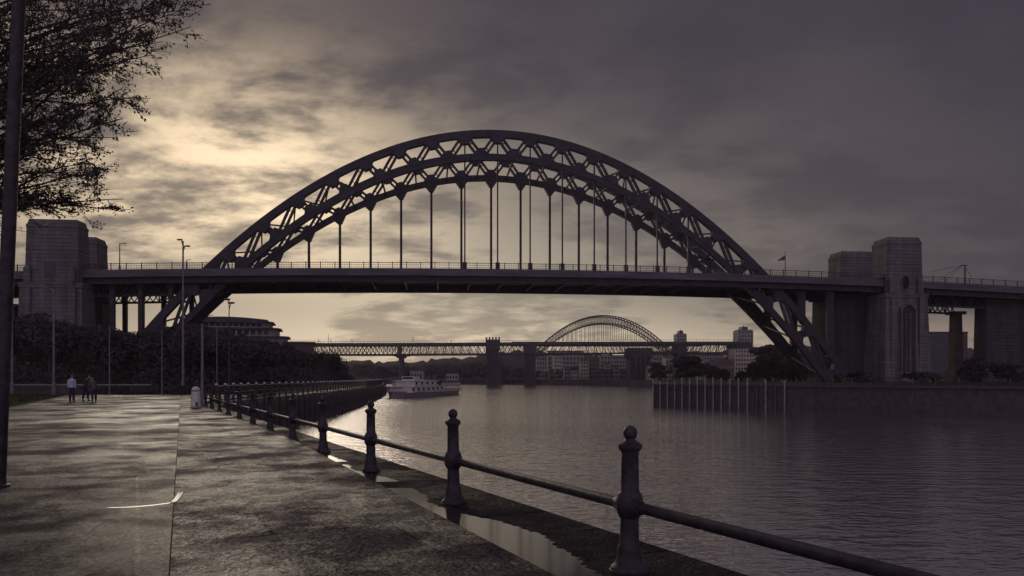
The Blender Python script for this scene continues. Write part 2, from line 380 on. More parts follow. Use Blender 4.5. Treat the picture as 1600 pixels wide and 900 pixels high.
# quay coping strip (2.6 m wide, 4 mm above) and wall
cp_ = MB()
def off_line(pts, o):
    out = []
    for i, (x, y) in enumerate(pts):
        a = pts[max(i - 1, 0)]; b = pts[min(i + 1, len(pts) - 1)]
        dx_, dy_ = b[0] - a[0], b[1] - a[1]; L = math.hypot(dx_, dy_); out.append((x - dy_ / L * o, y + dx_ / L * o))
    return out
inner = off_line(quay, 2.6)
vs = [(x, y, 0.004) for x, y in quay] + [(x, y, 0.004) for x, y in inner]
cp_.add(vs, [(qn + i, i, i + 1, qn + i + 1) for i in range(qn - 1)])
tag(cp_.build('quay_ledge', M['coping']), kind='structure')
qw = MB()
q1 = [(x, y) for x, y in quay]; q0 = off_line(quay, -0.12)
vs = [(x, y, 0.004) for x, y in quay] + [(x, y, WZ - 1) for x, y in q0]
qw.add(vs, [(i, qn + i, qn + i + 1, i + 1) for i in range(qn - 1)])
tag(qw.build('quay_wall', M['quaystone']), 'dark stone quay wall curving along the left bank below the railings', 'wall')
# quay coping joints on the ledge
# raised path
edge = [(6.2, -8.0)] + [(0.33 - 0.44 * (Y - 5.73), Y) for Y in (0, 3, 6, 9, 12, 15, 17.76)] + [(rail_x(Y) - 0.16, Y) for Y in (22, 28, 34, 40, 44)] + [(-19.3, 49), (-20.6, 58), (-21.2, 66)]
leftp = [(-23.2 + 0.47 * (35 - Y), Y) for Y in (-8, 0, 3, 6, 9, 12, 15, 17.76, 22, 28, 34, 40, 44, 49, 58, 66)]
leftp = leftp[:len(edge)]
joint = [(-2.76 - 0.43 * (Y - 6.2), Y) for _, Y in edge]
PZ = 0.12
def strip(name, A, B, z, m_, zb=None):
    s = MB(); n = len(A)
    vs = [(x, y, z) for x, y in A] + [(x, y, z) for x, y in B]
    s.add(vs, [(i, n + i, n + i + 1, i + 1) for i in range(n - 1)])
    return s
jl = [(x - 0.006, y) for x, y in joint]; jr = [(x + 0.006, y) for x, y in joint]
tag(strip('p', leftp, jl, PZ, None).build('path', M['asphalt']), kind='structure')
sl = strip('p', jr, edge, PZ, None); n = len(edge)
vs = [(x, y, PZ) for x, y in edge] + [(x, y, 0.0) for x, y in edge]
sl.add(vs, [(i, n + i, n + i + 1, i + 1) for i in range(n - 1)])
tag(sl.build('footway', M['slabs']), kind='structure')
jm = strip('p', jl, jr, PZ - 0.012, None)
tag(jm.build('path_joint', M['void']), kind='structure')
# grey kerb along lawn
kb = strip('p', [(x - 0.22, y) for x, y in leftp], leftp, PZ + 0.004, None)
tag(kb.build('kerb', M['concrete']), kind='structure')
# lawn with short blades
lawn = MB(); lx = [(x - 0.22, y) for x, y in leftp]; n = len(lx)
vs = [(x, y, PZ + 0.02) for x, y in lx] + [(x - 60, y, PZ + 0.02) for x, y in lx]
lawn.add(vs, [(n + i, i, i + 1, n + i + 1) for i in range(n - 1)])
tag(lawn.build('lawn', M['grass']), kind='structure')
n = 26000
yy = NR.uniform(24, 66, n); xx = -23.4 + 0.47 * (35 - yy) - NR.uniform(0.05, 22, n)
cen = np.stack([xx, yy, np.full(n, PZ + 0.03)], 1)
hh = NR.uniform(0.04, 0.10, n); ang = NR.uniform(0, PI, n); dxy = np.stack([np.cos(ang), np.sin(ang), np.zeros(n)], 1) * 0.025
up = np.stack([NR.normal(0, 0.02, n), NR.normal(0, 0.02, n), hh], 1)
tag(quads_mesh('grass', np.stack([cen - dxy, cen + dxy, cen + dxy * 0.2 + up, cen - dxy * 0.2 + up], 1), M['grass']), 'short damp grass of the lawn left of the path', 'grass', kind='stuff')

# puddle on the ledge (own outline), and a thin film in the path seam
def wob(x, a, s): return a * (math.sin(x * 3.1 + s) + 0.6 * math.sin(x * 7.3 + s * 2) + 0.4 * math.sin(x * 17 + s))
pd = MB(); A = []; B = []
Ys = [4.0 + i * 0.04 for i in range(300)]
for Y in Ys:
    ex = 0.33 - 0.44 * (Y - 5.73)
    rx = rail_x(Y)
    A.append((ex + 0.004, Y, 0.012))
    wdt = (rx - ex) * (0.80 + 0.22 * math.sin(Y * 1.7 + 0.9)) + wob(Y, 0.035, 1.0) + 0.02 * math.sin(Y * 41) + 0.015 * math.sin(Y * 67 + 1)
    if 11.0 < Y < 11.7 or 14.0 < Y < 14.5: wdt *= 0.25
    B.append((ex + 0.006 + max(wdt, 0.02), Y, 0.012))
k = len(A); pd.add(A + B, [(i, k + i, k + i + 1, i + 1) for i in range(k - 1)])
tag(pd.build('puddle', M['puddle']), 'long still rain puddle lying on the ledge beside the raised path edge', 'puddle')
sp = MB(); A = []; B = []
for i in range(60):
    u = i / 59
    # sweeps along the seam at the left then turns towards the camera side
    p = at(168 + 108 * u, 793 - 4 * u - 2 * math.sin(u * 3), 1)
    px = 168 + 100 * min(u / 0.8, 1) + (14 * max(u - 0.8, 0) / 0.2); py = 793.5 - 8 * min(u / 0.8, 1) ** 2 - 16 * (max(u - 0.8, 0) / 0.2) ** 1.5
    Y = (EYE - PZ) * F / (py - HZ); X = (px - 800) / F * Y
    wd = 0.02 + 0.065 * u
    A.append((X, Y - wd, PZ + 0.004)); B.append((X + (0.02 if u > .8 else 0), Y + wd * 0.5, PZ + 0.004))
k = len(A); sp.add(A + B, [(i, i + 1, k + i + 1, k + i) for i in range(k - 1)])
tag(sp.build('rain_trickle', M['puddle']), 'thin curved trickle of rainwater shining on the path beside the joint', 'puddle')

# ------------------------------------------------------------------ quayside railing
rail = thing('quayside_railing', 'dark cast iron railing of ball-topped posts and one pipe rail along the near quay edge', 'railing', (0, 0, 0))
prof = [(0.004, 0.165), (0.03, 0.168), (0.045, 0.158), (0.06, 0.136), (0.10, 0.116), (0.16, 0.104), (0.20, 0.102), (0.215, 0.092), (0.30, 0.084), (0.44, 0.081), (0.455, 0.098), (0.475, 0.104)]
shaft = [(0.62, 0.104), (0.64, 0.104), (0.655, 0.092), (0.67, 0.082), (0.80, 0.079), (0.98, 0.076), (0.995, 0.088), (1.01, 0.102), (1.03, 0.108), (1.05, 0.106), (1.06, 0.092), (1.075, 0.060), (1.085, 0.048), (1.095, 0.044)]
knuck = [(0.46, 0.098), (0.475, 0.107), (0.50, 0.118), (0.54, 0.124), (0.58, 0.122), (0.61, 0.114), (0.635, 0.106)]
ball = [(1.14 + 0.064 * math.sin(a), max(0.064 * math.cos(a), 0.002)) for a in [R(-80 + i * 12) for i in range(14)]] + [(1.204, 0.002)]
protoP = None; posts = []
fan = [(2.95, 1)] + [(6.35 + i * 3.36, 1) for i in range(0, 13)]
ys = [2.95, 6.35, 9.77, 13.1, 16.3, 19.3] + [19.3 + 3.1 * i for i in range(1, 9)]
pp = [(rail_x(Y), Y) for Y in ys] + [(-18.95, 48.3)]
for (x, y) in pp:
    if protoP is None:
        p0 = MB().lathe(prof + [(0.62, 0.09)] + shaft).build('post', M['iron'], rail, smooth=40)
        MB().lathe(knuck).build('rail_socket', M['iron'], p0, smooth=40)
        MB().lathe(ball).build('ball_finial', M['iron'], p0, smooth=60)
        MB().lathe([(0.005, 0.178), (0.016, 0.178), (0.022, 0.17)]).build('base_flange', M['iron'], p0, smooth=30)
        protoP = p0; p0.location = (x, y, 0); p0.scale = (0.93, 0.93, 1)
    else:
        c = copy_tree(protoP, rail); c.location = (x, y, 0); c.rotation_euler = (R(rnd.uniform(-.7, .7)), R(rnd.uniform(-.7, .7)), R(rnd.uniform(0, 360)))
for i in range(len(pp) - 1):
    (x0, y0), (x1, y1) = pp[i], pp[i + 1]
    a = Vector((x0, y0, 0.545)); b = Vector((x1, y1, 0.545)); dd = (b - a).normalized() * 0.10
    rb = MB().tube([a + dd, b - dd], 0.045, 16)
    rb.tube([a + dd * 0.9, a + dd * 1.7], [0.075, 0.056], 16).tube([b - dd * 1.7, b - dd * 0.9], [0.056, 0.075], 16)
    rb.build('rail', M['iron'], rail, smooth=40)

# promenade railing curving away, pale caps on the posts
def resample(pts, step):
    out = [pts[0]]; acc = 0
    for i in range(len(pts) - 1):
        a = Vector(pts[i]); b = Vector(pts[i + 1]); L = (b - a).length; q = step - acc
        while q <= L: out.append(tuple(a + (b - a) * q / L)); q += step
        acc = (acc + L) % step if L >= 0 else acc
        acc = L - (q - step)
    return out
far = off_line([p for p in quay if 47 < p[1] < 235], 0.55)
pts = resample([(x, y) for x, y in far], 2.1)[:96]
pr = thing('promenade_railing', 'long curved railing with pale caps on its posts following the far left quay', 'railing', (0, 0, 0))
postb = MB().box(-0.06, 0.06, -0.06, 0.06, 0.004, 1.12); pm = None
for (x, y) in pts:
    if pm is None:
        pm = postb.build('post', M['iron'], pr); MB().lathe([(1.12, 0.10), (1.19, 0.11), (1.23, 0.06)], 8).build('cap', M['white'], pm); pm.location = (x, y, 0)
    else:
        c = copy_tree(pm, pr); c.location = (x, y, 0)
for z in (0.30, 0.62, 1.05):
    MB().tube([(x, y, z) for x, y in pts], 0.03 if z < 1 else 0.04, 6).build('rail', M['iron'] if z < 1 else M['pole'], pr)
# timber fender piles against the wall
fend = thing('timber_fendering', 'row of dark timber fender piles against the curved left quay wall', 'fender', (0, 0, 0))
fp = resample(off_line([p for p in quay if 47 < p[1] < 235], -0.3), 2.1)[:90]
pm = None
for (x, y) in fp:
    if pm is None: pm = MB().box(-0.14, 0.14, -0.14, 0.14, WZ - 0.8, -0.1).build('pile', M['timber'], fend); pm.location = (x, y, 0)
    else: c = copy_tree(pm, fend); c.location = (x, y, rnd.uniform(-0.1, 0.05))

# ------------------------------------------------------------------ the arch bridge
TH = R(6.2); BO = (0, 162.0, 0)
br = thing('arch_bridge', 'great dark steel through arch bridge spanning the river in the middle of the view', 'bridge', BO, TH)
S0 = -3.05; P = 6.9; HALF = 79.4
def zu(s): return 52.7 - 0.00848 * (s - S0) ** 2
RIB = 0
def zl(s): return 47.9 - (0.0088 if RIB == 0 else 0.0078) * (s - S0) ** 2
def deck_z(s): return 24.1 - 0.00018 * (s - 5) ** 2
W0, W1 = -0.75, 16.6
xs = [S0 - HALF + i * (2 * HALF) / 92 for i in range(93)]
for wi, wc in enumerate((0.0, 17.0)):
    RIB = wi
    MB().sweep_xz([(s, zu(s) + 0.1) for s in xs], 1.45, wc - 0.7, wc + 0.7).build('upper_chord', M['steel'], br)
    MB().sweep_xz([(s, zl(s)) for s in xs if zl(s) > -1.5], 1.25, wc - 0.65, wc + 0.65).build('lower_chord', M['steel'], br)
    uo = 0.0 if wi == 0 else 0.5; lo = 0.5 - uo
    un = [S0 + P * (k + uo) for k in range(-12, 13)]; ln = [S0 + P * (k + lo) for k in range(-12, 13)]
    un = [s for s in un if abs(s - S0) < 77]; ln = [s for s in ln if abs(s - S0) < 77 and zl(s) > 0]
    for nodes, zf, sg in ((un, zu, -1), (ln, zl, 1)):
        for s in nodes:
            e = 0.01; dz_ = (zf(s + e) - zf(s - e)) / (2 * e); L = math.hypot(1, dz_); tx, tz = 1 / L, dz_ / L; nx, nz = -tz, tx
            dep = min(zu(s) - zl(s), 5) ; k_ = dep / 5
            def q(a, b): return (s + tx * a + nx * b * sg, zf(s) + tz * a + nz * b * sg)
            gs = MB().prism_xz([q(-2.3 * k_, 0.3), q(-1.45 * k_, 0.85), q(-1.0 * k_, 1.4 * k_), q(-0.7, 1.95 * k_), q(0.7, 1.95 * k_), q(1.0 * k_, 1.4 * k_), q(1.45 * k_, 0.85), q(2.3 * k_, 0.3)], wc - 0.72, wc + 0.72)
            if sg > 0 and wi == 1 and abs(s - S0) < 50:
                gs.prism_xz([(s - 1.6, zf(s) - 0.3 - dz_ * 1.6), (s + 1.6, zf(s) - 0.3 + dz_ * 1.6), (s + 0.42, zf(s) - 2.1), (s - 0.42, zf(s) - 2.1)], wc - 0.6, wc + 0.6)
            gs.build('gusset_plate', M['steel'], br)
    allp = sorted([(s, zu(s), 1) for s in un] + [(s, zl(s), 0) for s in ln])
    for a, b in zip(allp[:-1], allp[1:]):
        pa = Vector((a[0], wc, a[1])); pb = Vector((b[0], wc, b[1])); dv = (pb - pa).normalized(); nn = Vector((-dv.z, 0, dv.x))
        g = MB()
        for o_ in (-0.46, 0.46): g.bar(pa + nn * o_, pb + nn * o_, 0.9, 0.42)
        m_ = (pb - pa).length; cnt = 3
        for j in range(1, cnt):
            c0 = pa + (pb - pa) * j / cnt; g.bar(c0 - nn * 0.4, c0 + nn * 0.4 + dv * 0.4, 0.5, 0.14)
        g.build('truss_diagonal', M['steel'], br)
RIB = 1
# far hangers hang from lower nodes, near hangers from upper nodes
for k in range(-7, 8):
    s = S0 + P * k
    if zl(s) > deck_z(s) + 1.5:
        MB().box(s - 0.26, s + 0.26, 16.75, 17.25, deck_z(s) + 0.1, zl(s) - 1).box(s - 0.55, s + 0.55, 16.6, 17.4, deck_z(s), deck_z(s) + 1.9).build('hanger', M['steel'], br)
for k in range(-1, 7):
    s = S0 + P * k
    MB().box(s - 0.15, s + 0.15, -0.15, 0.15, deck_z(s) + 0.1, zu(s) - 1).box(s - 0.42, s + 0.42, -0.4, 0.4, deck_z(s), deck_z(s) + 1.7).build('hanger', M['steel'], br)
# lateral wind bracing between ribs
lat = MB()
def zln(s): return 47.9 - 0.0088 * (s - S0) ** 2
for k in range(-11, 12):
    s = S0 + P * k
    if abs(s - S0) > 76: continue
    if abs(k) >= 5 or True:
        for s2 in (s - P / 2, s + P / 2):
            if abs(s2 - S0) < 76 and abs(s - S0) > 26: lat.bar((s, 0, zu(s)), (s2, 17, zu(s2)), 0.3, 0.3, (0, 0, 1))
        s3 = s + P / 2
        if abs(s3 - S0) < 76: lat.bar((s3, 0, zln(s3)), (s3, 17, zl(s3)), 0.3, 0.35, (0, 0, 1))
lat.build('wind_bracing', M['steel'], br)
# deck
SA, SB = -190.0, 190.0
ds = [SA + i * (SB - SA) / 76 for i in range(77)]
D0, D1 = -2.6, 19.6
MB().sweep_xz([(s, deck_z(s) - 0.45) for s in ds], 0.9, D0 + 0.35, D1 - 0.35).build('deck', M['steel2'], br)
for y0, y1 in ((D0, D0 + 0.35), (D1 - 0.35, D1)):
    MB().sweep_xz([(s, deck_z(s) - 0.65) for s in ds], 1.35, y0, y1).sweep_xz([(s, deck_z(s) - 1.41) for s in ds], 0.14, y0 - 0.12, y1 + 0.1).build('fascia', M['steel2'], br)
for y0, y1 in ((-1.7, -1.2), (16.9 + 1.4, 16.9 + 1.9)):
    gmb = MB().sweep_xz([(s, deck_z(s) - 1.95) for s in ds], 1.2, y0, y1).sweep_xz([(s, deck_z(s) - 2.62) for s in ds], 0.16, y0 - 0.35, y1 + 0.35)
    for i in range(int((SB - SA) / 3.45)):
        s = S0 + (i - 55) * 3.45
        if SA < s < SB: gmb.box(s - 0.07, s + 0.07, y0 - 0.14, y0 + 0.1, deck_z(s) - 2.56, deck_z(s) - 1.5)
    gmb.build('side_girder', M['steel'], br)
cb = MB()
for i in range(56):
    s = SA + 2 + i * 6.9
    if s < SB: cb.box(s - 0.2, s + 0.2, -1.2, 18.2, deck_z(s) - 2.3, deck_z(s) - 0.95)
cb.build('cross_beams', M['steel'], br)
for yy_ in (D0 + 0.12, D1 - 0.12):
    rl = MB()
    for zz, h in ((1.18, 0.11), (0.72, 0.05), (0.25, 0.06)): rl.sweep_xz([(s, deck_z(s) + zz) for s in ds], h, yy_ - 0.05, yy_ + 0.05)
    s = SA + 1
    i = 0
    while s < SB - 1:
        wdt = 0.16 if i % 6 == 0 else 0.035
        rl.box(s - wdt / 2, s + wdt / 2, yy_ - wdt / 2, yy_ + wdt / 2, deck_z(s), deck_z(s) + (1.32 if i % 6 == 0 else 1.15)); s += 0.48; i += 1
    rl.build('parapet_railing', M['steel'], br)
# spandrel columns between arch legs and deck, and approach columns
def column(s, wc, z0, hw=0.75):
    z1 = deck_z(s) - 2.5
    if z1 - z0 < 1: return
    MB().box(s - hw, s + hw, wc - 0.5, wc + 0.5, z0, z1 - 1.0).prism_xz([(s - hw, z1 - 1.2), (s + hw, z1 - 1.2), (s + hw + 0.5, z1), (s - hw - 0.5, z1)], wc - 0.5, wc + 0.5).build('column', M['steel'], br)
for wc in (0.0, 17.0):
    for s in (58.0, 64.0, 70.6): column(s, wc, max(zu(s) - 0.6, 0))
for s in (-80.2, -74.8, -69.0): column(s, 0.0, max(zu(s) - 0.6, 0), 0.42)
for s in (-84.2, -80.6, -76.0, -70.0): column(s, 17.0, max(zu(s) - 0.6, 0), 0.42)
# cross lattice hung under deck on both approaches
for (sa, sb) in ((-88, -69), (93, 112)):
    for yl in (1.0, 15.0):
        g = MB(); n_ = int((sb - sa) / 1.3)
        for i in range(n_):
            s = sa + i * 1.3; z1 = deck_z(s) - 2.7; z0 = z1 - 1.9
            g.bar((s, yl, z0), (s + 1.3, yl, z1), 0.25, 0.16); g.bar((s, yl, z1), (s + 1.3, yl, z0), 0.25, 0.16)
            if i % 3 == 0: g.box(s - 0.12, s + 0.12, yl - 0.12, yl + 0.12, z0, z1)
        g.sweep_xz([(s, deck_z(s) - 4.75) for s in (sa, sb)], 0.45, yl - 0.2, yl + 0.2)
        g.build('lattice_girder', M['steel'], br)
# pins / skewback shoes
for s in (S0 - HALF, S0 + HALF):
    for wc in (0, 17): MB().box(s - 2.6, s + 2.6, wc - 1.6, wc + 1.6, -1.0, 1.6).build('bearing', M['granite'], br)

def bpt(s, w_, z=0.0):
    c, sn = math.cos(TH), math.sin(TH)
    return (BO[0] + s * c - w_ * sn, BO[1] + s * sn + w_ * c, z)

# ------------------------------------------------------------------ granite towers
def tower(label, s0_, s1_, w0, dp, gz, door=True, outward=1):
    cx = (s0_ + s1_) / 2; wd = s1_ - s0_; h2 = wd / 2
    T = thing('bridge_tower', label, 'tower', bpt(cx, w0), TH, 'granite towers at the bridge ends')
    b = MB()
    b.frus(-h2 - 1.3, h2 + 1.3, -1.0, dp + 0.8, gz, 19.0, 0.55)
    b.box(-h2 - 0.9, h2 + 0.9, -0.6, dp + 0.4, 18.95, 19.9)
    b.build('lower_shaft', M['granite'], T, bevel=0.05)
    MB().frus(-h2, h2, 0, dp, 19.9, 30.6, 0.22).build('upper_shaft', M['granite'], T, bevel=0.05)
    c = MB().box(-h2 + 0.15, h2 - 0.15, 0.15, dp - 0.15, 30.6, 31.3).frus(-h2 + 0.3, h2 - 0.3, 0.3, dp - 0.3, 31.3, 32.3, 0.25, 0.25)
    c.box(-h2 + 0.05, h2 - 0.05, 0.05, dp - 0.05, 26.3, 26.45)
    c.build('cap', M['granite'], T, bevel=0.05)
    # pilasters and tall arched niche on the river-bank faces
    for x in (-h2 + 0.2, h2 - 0.2 - 1.3):
        MB().box(x, x + 1.3, -1.05, -0.35, gz, 18.9).build('pilaster', M['granite'], T, bevel=0.05)
        MB().box(x - 0.1, x + 1.1, -0.75, 0.05, 19.9, 22.6).frus(x - 0.1, x + 1.1, -0.75, 0.05, 22.6, 23.3, 0.35, 0.3).build('turret', M['granite'], T, bevel=0.04)
    nm = MB()
    def arch(cx_, wdt, z0, zt, y0, y1):
        pl = [(cx_ - wdt, z0), (cx_ + wdt, z0)] + [(cx_ + wdt * math.cos(a), zt - wdt + wdt * math.sin(a)) for a in [R(i * 15) for i in range(13)]]
        return pl, y0, y1
    pl, a, b_ = arch(0, 1.5, gz + 1, 17.2, 0, 0)
    if door:
        # raised archivolt around a dark recess
        out = [(x * 1.22, gz + 1 + (z - gz - 1) * 1.03) for x, z in pl]
        N = len(pl)
        for yy0, yy1, ring_o, ring_i in ((-1.35, -0.45, out, pl),):
            mb = MB(); vs = []
            for (xo, zo), (xi, zi) in zip(ring_o, ring_i): vs += [(xo, yy0, zo), (xi, yy0, zi), (xi, yy1, zi), (xo, yy1, zo)]
            fs = []
            for i in range(1, N):
                j = (i + 1) % N
                if j == 0: j = 0
                fs += [(i * 4, j * 4, j * 4 + 1, i * 4 + 1), (i * 4 + 1, j * 4 + 1, j * 4 + 2, i * 4 + 2), (i * 4 + 3, j * 4 + 3, j * 4, i * 4)]
            mb.add(vs, fs); mb.build('arch_moulding', M['granite'], T)
        for xr in (-0.5, 0.5): nm.box(xr - 0.12, xr + 0.12, -1.05, -0.4, gz + 1, 15.4)
        nm.build('mullion', M['granite'], T)
        pl2 = [(x * 0.97, z) for x, z in pl]
        MB().prism_xz(pl2, -0.93, -0.30).build('niche', M['piermasonry'], T)
        oval = [(0.85 * math.cos(R(i * 15)), 22.3 + 1.45 * math.sin(R(i * 15))) for i in range(24)]
        MB().prism_xz(oval, -0.03, 0.3).build('oval_opening', M['void'], T)
        ring = MB(); vs = []
        for x, z in oval: vs += [(x * 1.3, -0.12, 22.3 + (z - 22.3) * 1.2), (x, -0.12, z), (x, 0.2, z), (x * 1.3, 0.2, 22.3 + (z - 22.3) * 1.2)]
        fs = []
        for i in range(24):
            j = (i + 1) % 24
            for a_, b2 in ((0, 1), (1, 2), (3, 0)): fs.append((i * 4 + a_, j * 4 + a_, j * 4 + b2, i * 4 + b2))
        ring.add(vs, fs).build('oval_surround', M['granite'], T)
        xi = -h2 if outward > 0 else h2
        MB().box(xi - 0.06, xi + 0.25, 1.2, dp - 1.2, 19.95, 23.6).build('side_doorway', M['void'], T)
    else:
        MB().box(-1.35, 0.55, -0.03, 0.4, 21.6, 23.9).build('window', M['glassdark'], T)
        MB().box(-1.6, 0.8, -0.14, 0.3, 21.35, 21.55).build('window_sill', M['granite'], T)
    return T
tower('tall granite tower with arched niche, standing in front of the right end of the deck', 81.7, 89.9, -4.0, 6.6, 0.4, True, 1)
tower('granite tower behind the right end of the deck, half hidden by the nearer tower', 81.7, 91.0, 15.0, 6.6, 0.4, True, 1)
tower('plain granite tower with one square window, in front of the left end of the deck', -94.8, -84.9, -4.0, 5.0, 0.0, False, -1)
tower('granite tower behind the left end of the deck, right of the nearer tower', -99.5, -89.2, 15.0, 6.0, 0.0, False, -1)
# abutment piers under the deck
def abut(label, s0_, s1_, w0, w1, z0, z1, m_='granite'):
    cx = (s0_ + s1_) / 2; h2 = (s1_ - s0_) / 2
    T = thing('stone_pier', label, 'pier', bpt(cx, w0), TH)
    MB().frus(-h2, h2, 0, w1 - w0, z0, z1, 0.3).build('shaft', M[m_], T, bevel=0.06)
    MB().box(-h2 - 0.35, h2 + 0.35, -0.35, w1 - w0 + 0.35, z1, z1 + 0.7).build('capstone', M[m_], T, bevel=0.05)
    MB().frus(-h2 - 0.7, h2 + 0.7, -0.7, w1 - w0 + 0.7, z0, z0 + 3, 0.3).build('plinth', M[m_], T, bevel=0.05)
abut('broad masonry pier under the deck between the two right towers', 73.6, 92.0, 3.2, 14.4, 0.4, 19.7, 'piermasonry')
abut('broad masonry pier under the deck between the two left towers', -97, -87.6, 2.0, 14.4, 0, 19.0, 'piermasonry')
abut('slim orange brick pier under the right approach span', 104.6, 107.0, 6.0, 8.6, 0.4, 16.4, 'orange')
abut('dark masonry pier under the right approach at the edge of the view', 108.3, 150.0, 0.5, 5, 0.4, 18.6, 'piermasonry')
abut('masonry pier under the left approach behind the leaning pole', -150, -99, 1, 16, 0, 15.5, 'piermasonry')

# ------------------------------------------------------------------ deck furniture
def lamp(name, label, loc, h, heads, r=0.09, rz=0, group=None, m_='pole'):
    T = thing(name, label, 'street lamp', loc, rz, group)
    MB().tube([(0, 0, 0), (0, 0, 1.1), (0, 0, 1.15), (0, 0, h)], [r * 1.5, r * 1.5, r, r * 0.6], 10).build('pole', M[m_], T, smooth=40)
    for (sx, L, dz_) in heads:
        g = MB().tube([(0, 0, h + dz_ - 0.5), (0.12 * sx, 0, h + dz_ - 0.12), (0.4 * L * sx, 0, h + dz_), (L * sx, 0, h + dz_ + 0.02)], r * 0.5, 8)
        a_ = g.build('arm', M[m_], T, smooth=40)
        x0 = (L - 0.15) * sx
        hd = MB()
        ring = [(-0.06, 0.04, 0.04), (0.1, 0.11, 0.08), (0.3, 0.13, 0.09), (0.48, 0.07, 0.05)]
        vs = []
        for (u, ry, rz_) in ring:
            for j in range(8):
                an = 2 * PI * j / 8; vs.append((x0 + u * sx, ry * math.cos(an), h + dz_ + 0.03 + rz_ * math.sin(an)))
        fs = [(i * 8 + j, i * 8 + (j + 1) % 8, (i + 1) * 8 + (j + 1) % 8, (i + 1) * 8 + j) for i in range(3) for j in range(8)] + [tuple(range(8)), tuple(range(24, 32))]
        hd.add(vs, fs).build('lamp_head', M[m_], a_, smooth=50)
    return T
def s_of(px, w_):
    a = (px - 800) / F; return (a * (BO[1] + w_ * math.cos(TH)) + w_ * math.sin(TH)) / (math.cos(TH) - a * math.sin(TH))
s = s_of(187, 0); lamp('street_lamp', 'single-arm lamp standing on the bridge deck right of the left towers', bpt(s, 0, deck_z(s)), 5.6, [(1, 0.9, 0)], 0.13, TH)
s = s_of(291, 12); lamp('street_lamp', 'short lamp on the deck close behind the tall twin lamp', bpt(s, 12, deck_z(s)), 4.0, [(1, 0.6, 0)], 0.1, TH)
s = s_of(1227, 0)
T = thing('flagpole', 'thin flagpole with a limp flag on the deck right of the arch', 'flagpole', bpt(s, 0, deck_z(s)), TH)
MB().tube([(0, 0, 0), (0, 0, 5.7)], [0.12, 0.06], 8).build('pole', M['iron'], T)
fl = MB(); fv = []
for i in range(9):
    u = i / 8
    for z_ in (0, 1): fv.append((-0.08 - 1.6 * u, 0.15 * math.sin(u * 7), 4.9 - 1.0 * u + (-1.1 if z_ else 0) * (1 - 0.75 * u)))
fl.add(fv, [(2 * i, 2 * i + 1, 2 * i + 3, 2 * i + 2) for i in range(8)])
fo = fl.build('flag', M['flag'], T); sm = fo.modifiers.new('thick', 'SOLIDIFY'); sm.thickness = 0.03
s = s_of(1508, 3)
T = thing('stayed_mast', 'slender mast with stay wires above the right approach deck', 'mast', bpt(s, 3, deck_z(s)), TH)
MB().tube([(0, 0, 0), (-0.1, 0, 5.2)], [0.22, 0.14], 8).box(-0.9, 0.5, -0.1, 0.1, 4.95, 5.15).build('pole', M['iron'], T)
for (ex, ez) in ((-8.8, 3.4), (-8.6, 0.2), (-6.4, 0.1), (2.9, 0.0)):
    MB().tube([(-0.1 if ex > 0 else -0.8, 0, 5.05), (ex, 0, ez)], 0.045, 5).build('stay_wire', M['iron'], T)

# ------------------------------------------------------------------ ground-level poles and lamps, left
def gx(px, Y): return (px - 800) / F * Y
lamp('street_lamp', 'tallest twin-headed lamp rising in front of the left arch foot', (gx(286, 72), 72, 0), 14.4, [(-1, 0.25, 0.1), (1, 0.35, -0.5)], 0.12)
lamp('street_lamp', 'twin-armed lamp in front of the left granite tower', (gx(84, 64), 64, 0), 9.0, [(-1, 0.55, 0.0), (1, 0.5, -0.1)], 0.10)
lamp('street_lamp', 'dark twin-headed lamp before the terraced building on the hill', (gx(358, 62), 62, 0), 7.9, [(-1, 0.12, 0.0), (1, 0.12, -0.3)], 0.06, m_='iron')
lamp('street_lamp', 'thin single-armed lamp just right of the leaning pole', (gx(19, 66), 66, 0), 10.4, [(-1, 0.7, 0)], 0.09)
def pole(label, px, Y, top, r):
    T = thing('pole', label, 'pole', (gx(px, Y), Y, 0))
    h = EYE - (top - HZ) / F * Y
    MB().tube([(0, 0, 0), (0, 0, h)], [r, r * 0.8], 10).build('shaft', M['pole'], T, smooth=40)
    MB().lathe([(0, r * 1.7), (0.25, r * 1.7), (0.3, r)], 10).build('base_collar', M['pole'], T, smooth=40)
    MB().lathe([(h, r * 0.95), (h + 0.06, r), (h + 0.1, r * 0.3)], 10).build('top_cap', M['pole'], T, smooth=40)
pole('thick grey pole standing just right of the white bollard', 316, 40, 509, 0.075)
pole('thin pale pole in front of the wood, left of the railing start', 339, 66, 512, 0.05)
pole('thin pale pole in front of the wood under the approach columns', 171, 66, 512, 0.055)
pole('thin pale pole in front of the wood below the left arch foot', 253, 66, 518, 0.05)
T = thing('leaning_post', 'thick dark leaning post at the left edge of the view, in front of the tree', 'post', (gx(-4, 10.4), 10.4, PZ))
MB().tube([(0, 0, 0), (0.115, 0, 2.6), (0.31, 0, 7.0)], [0.098, 0.09, 0.082], 16).build('shaft', M['iron'], T, smooth=40)
MB().lathe([(0, 0.15), (0.03, 0.15), (0.04, 0.11), (0.1, 0.10)], 16).build('base_collar', M['iron'], T, smooth=40)

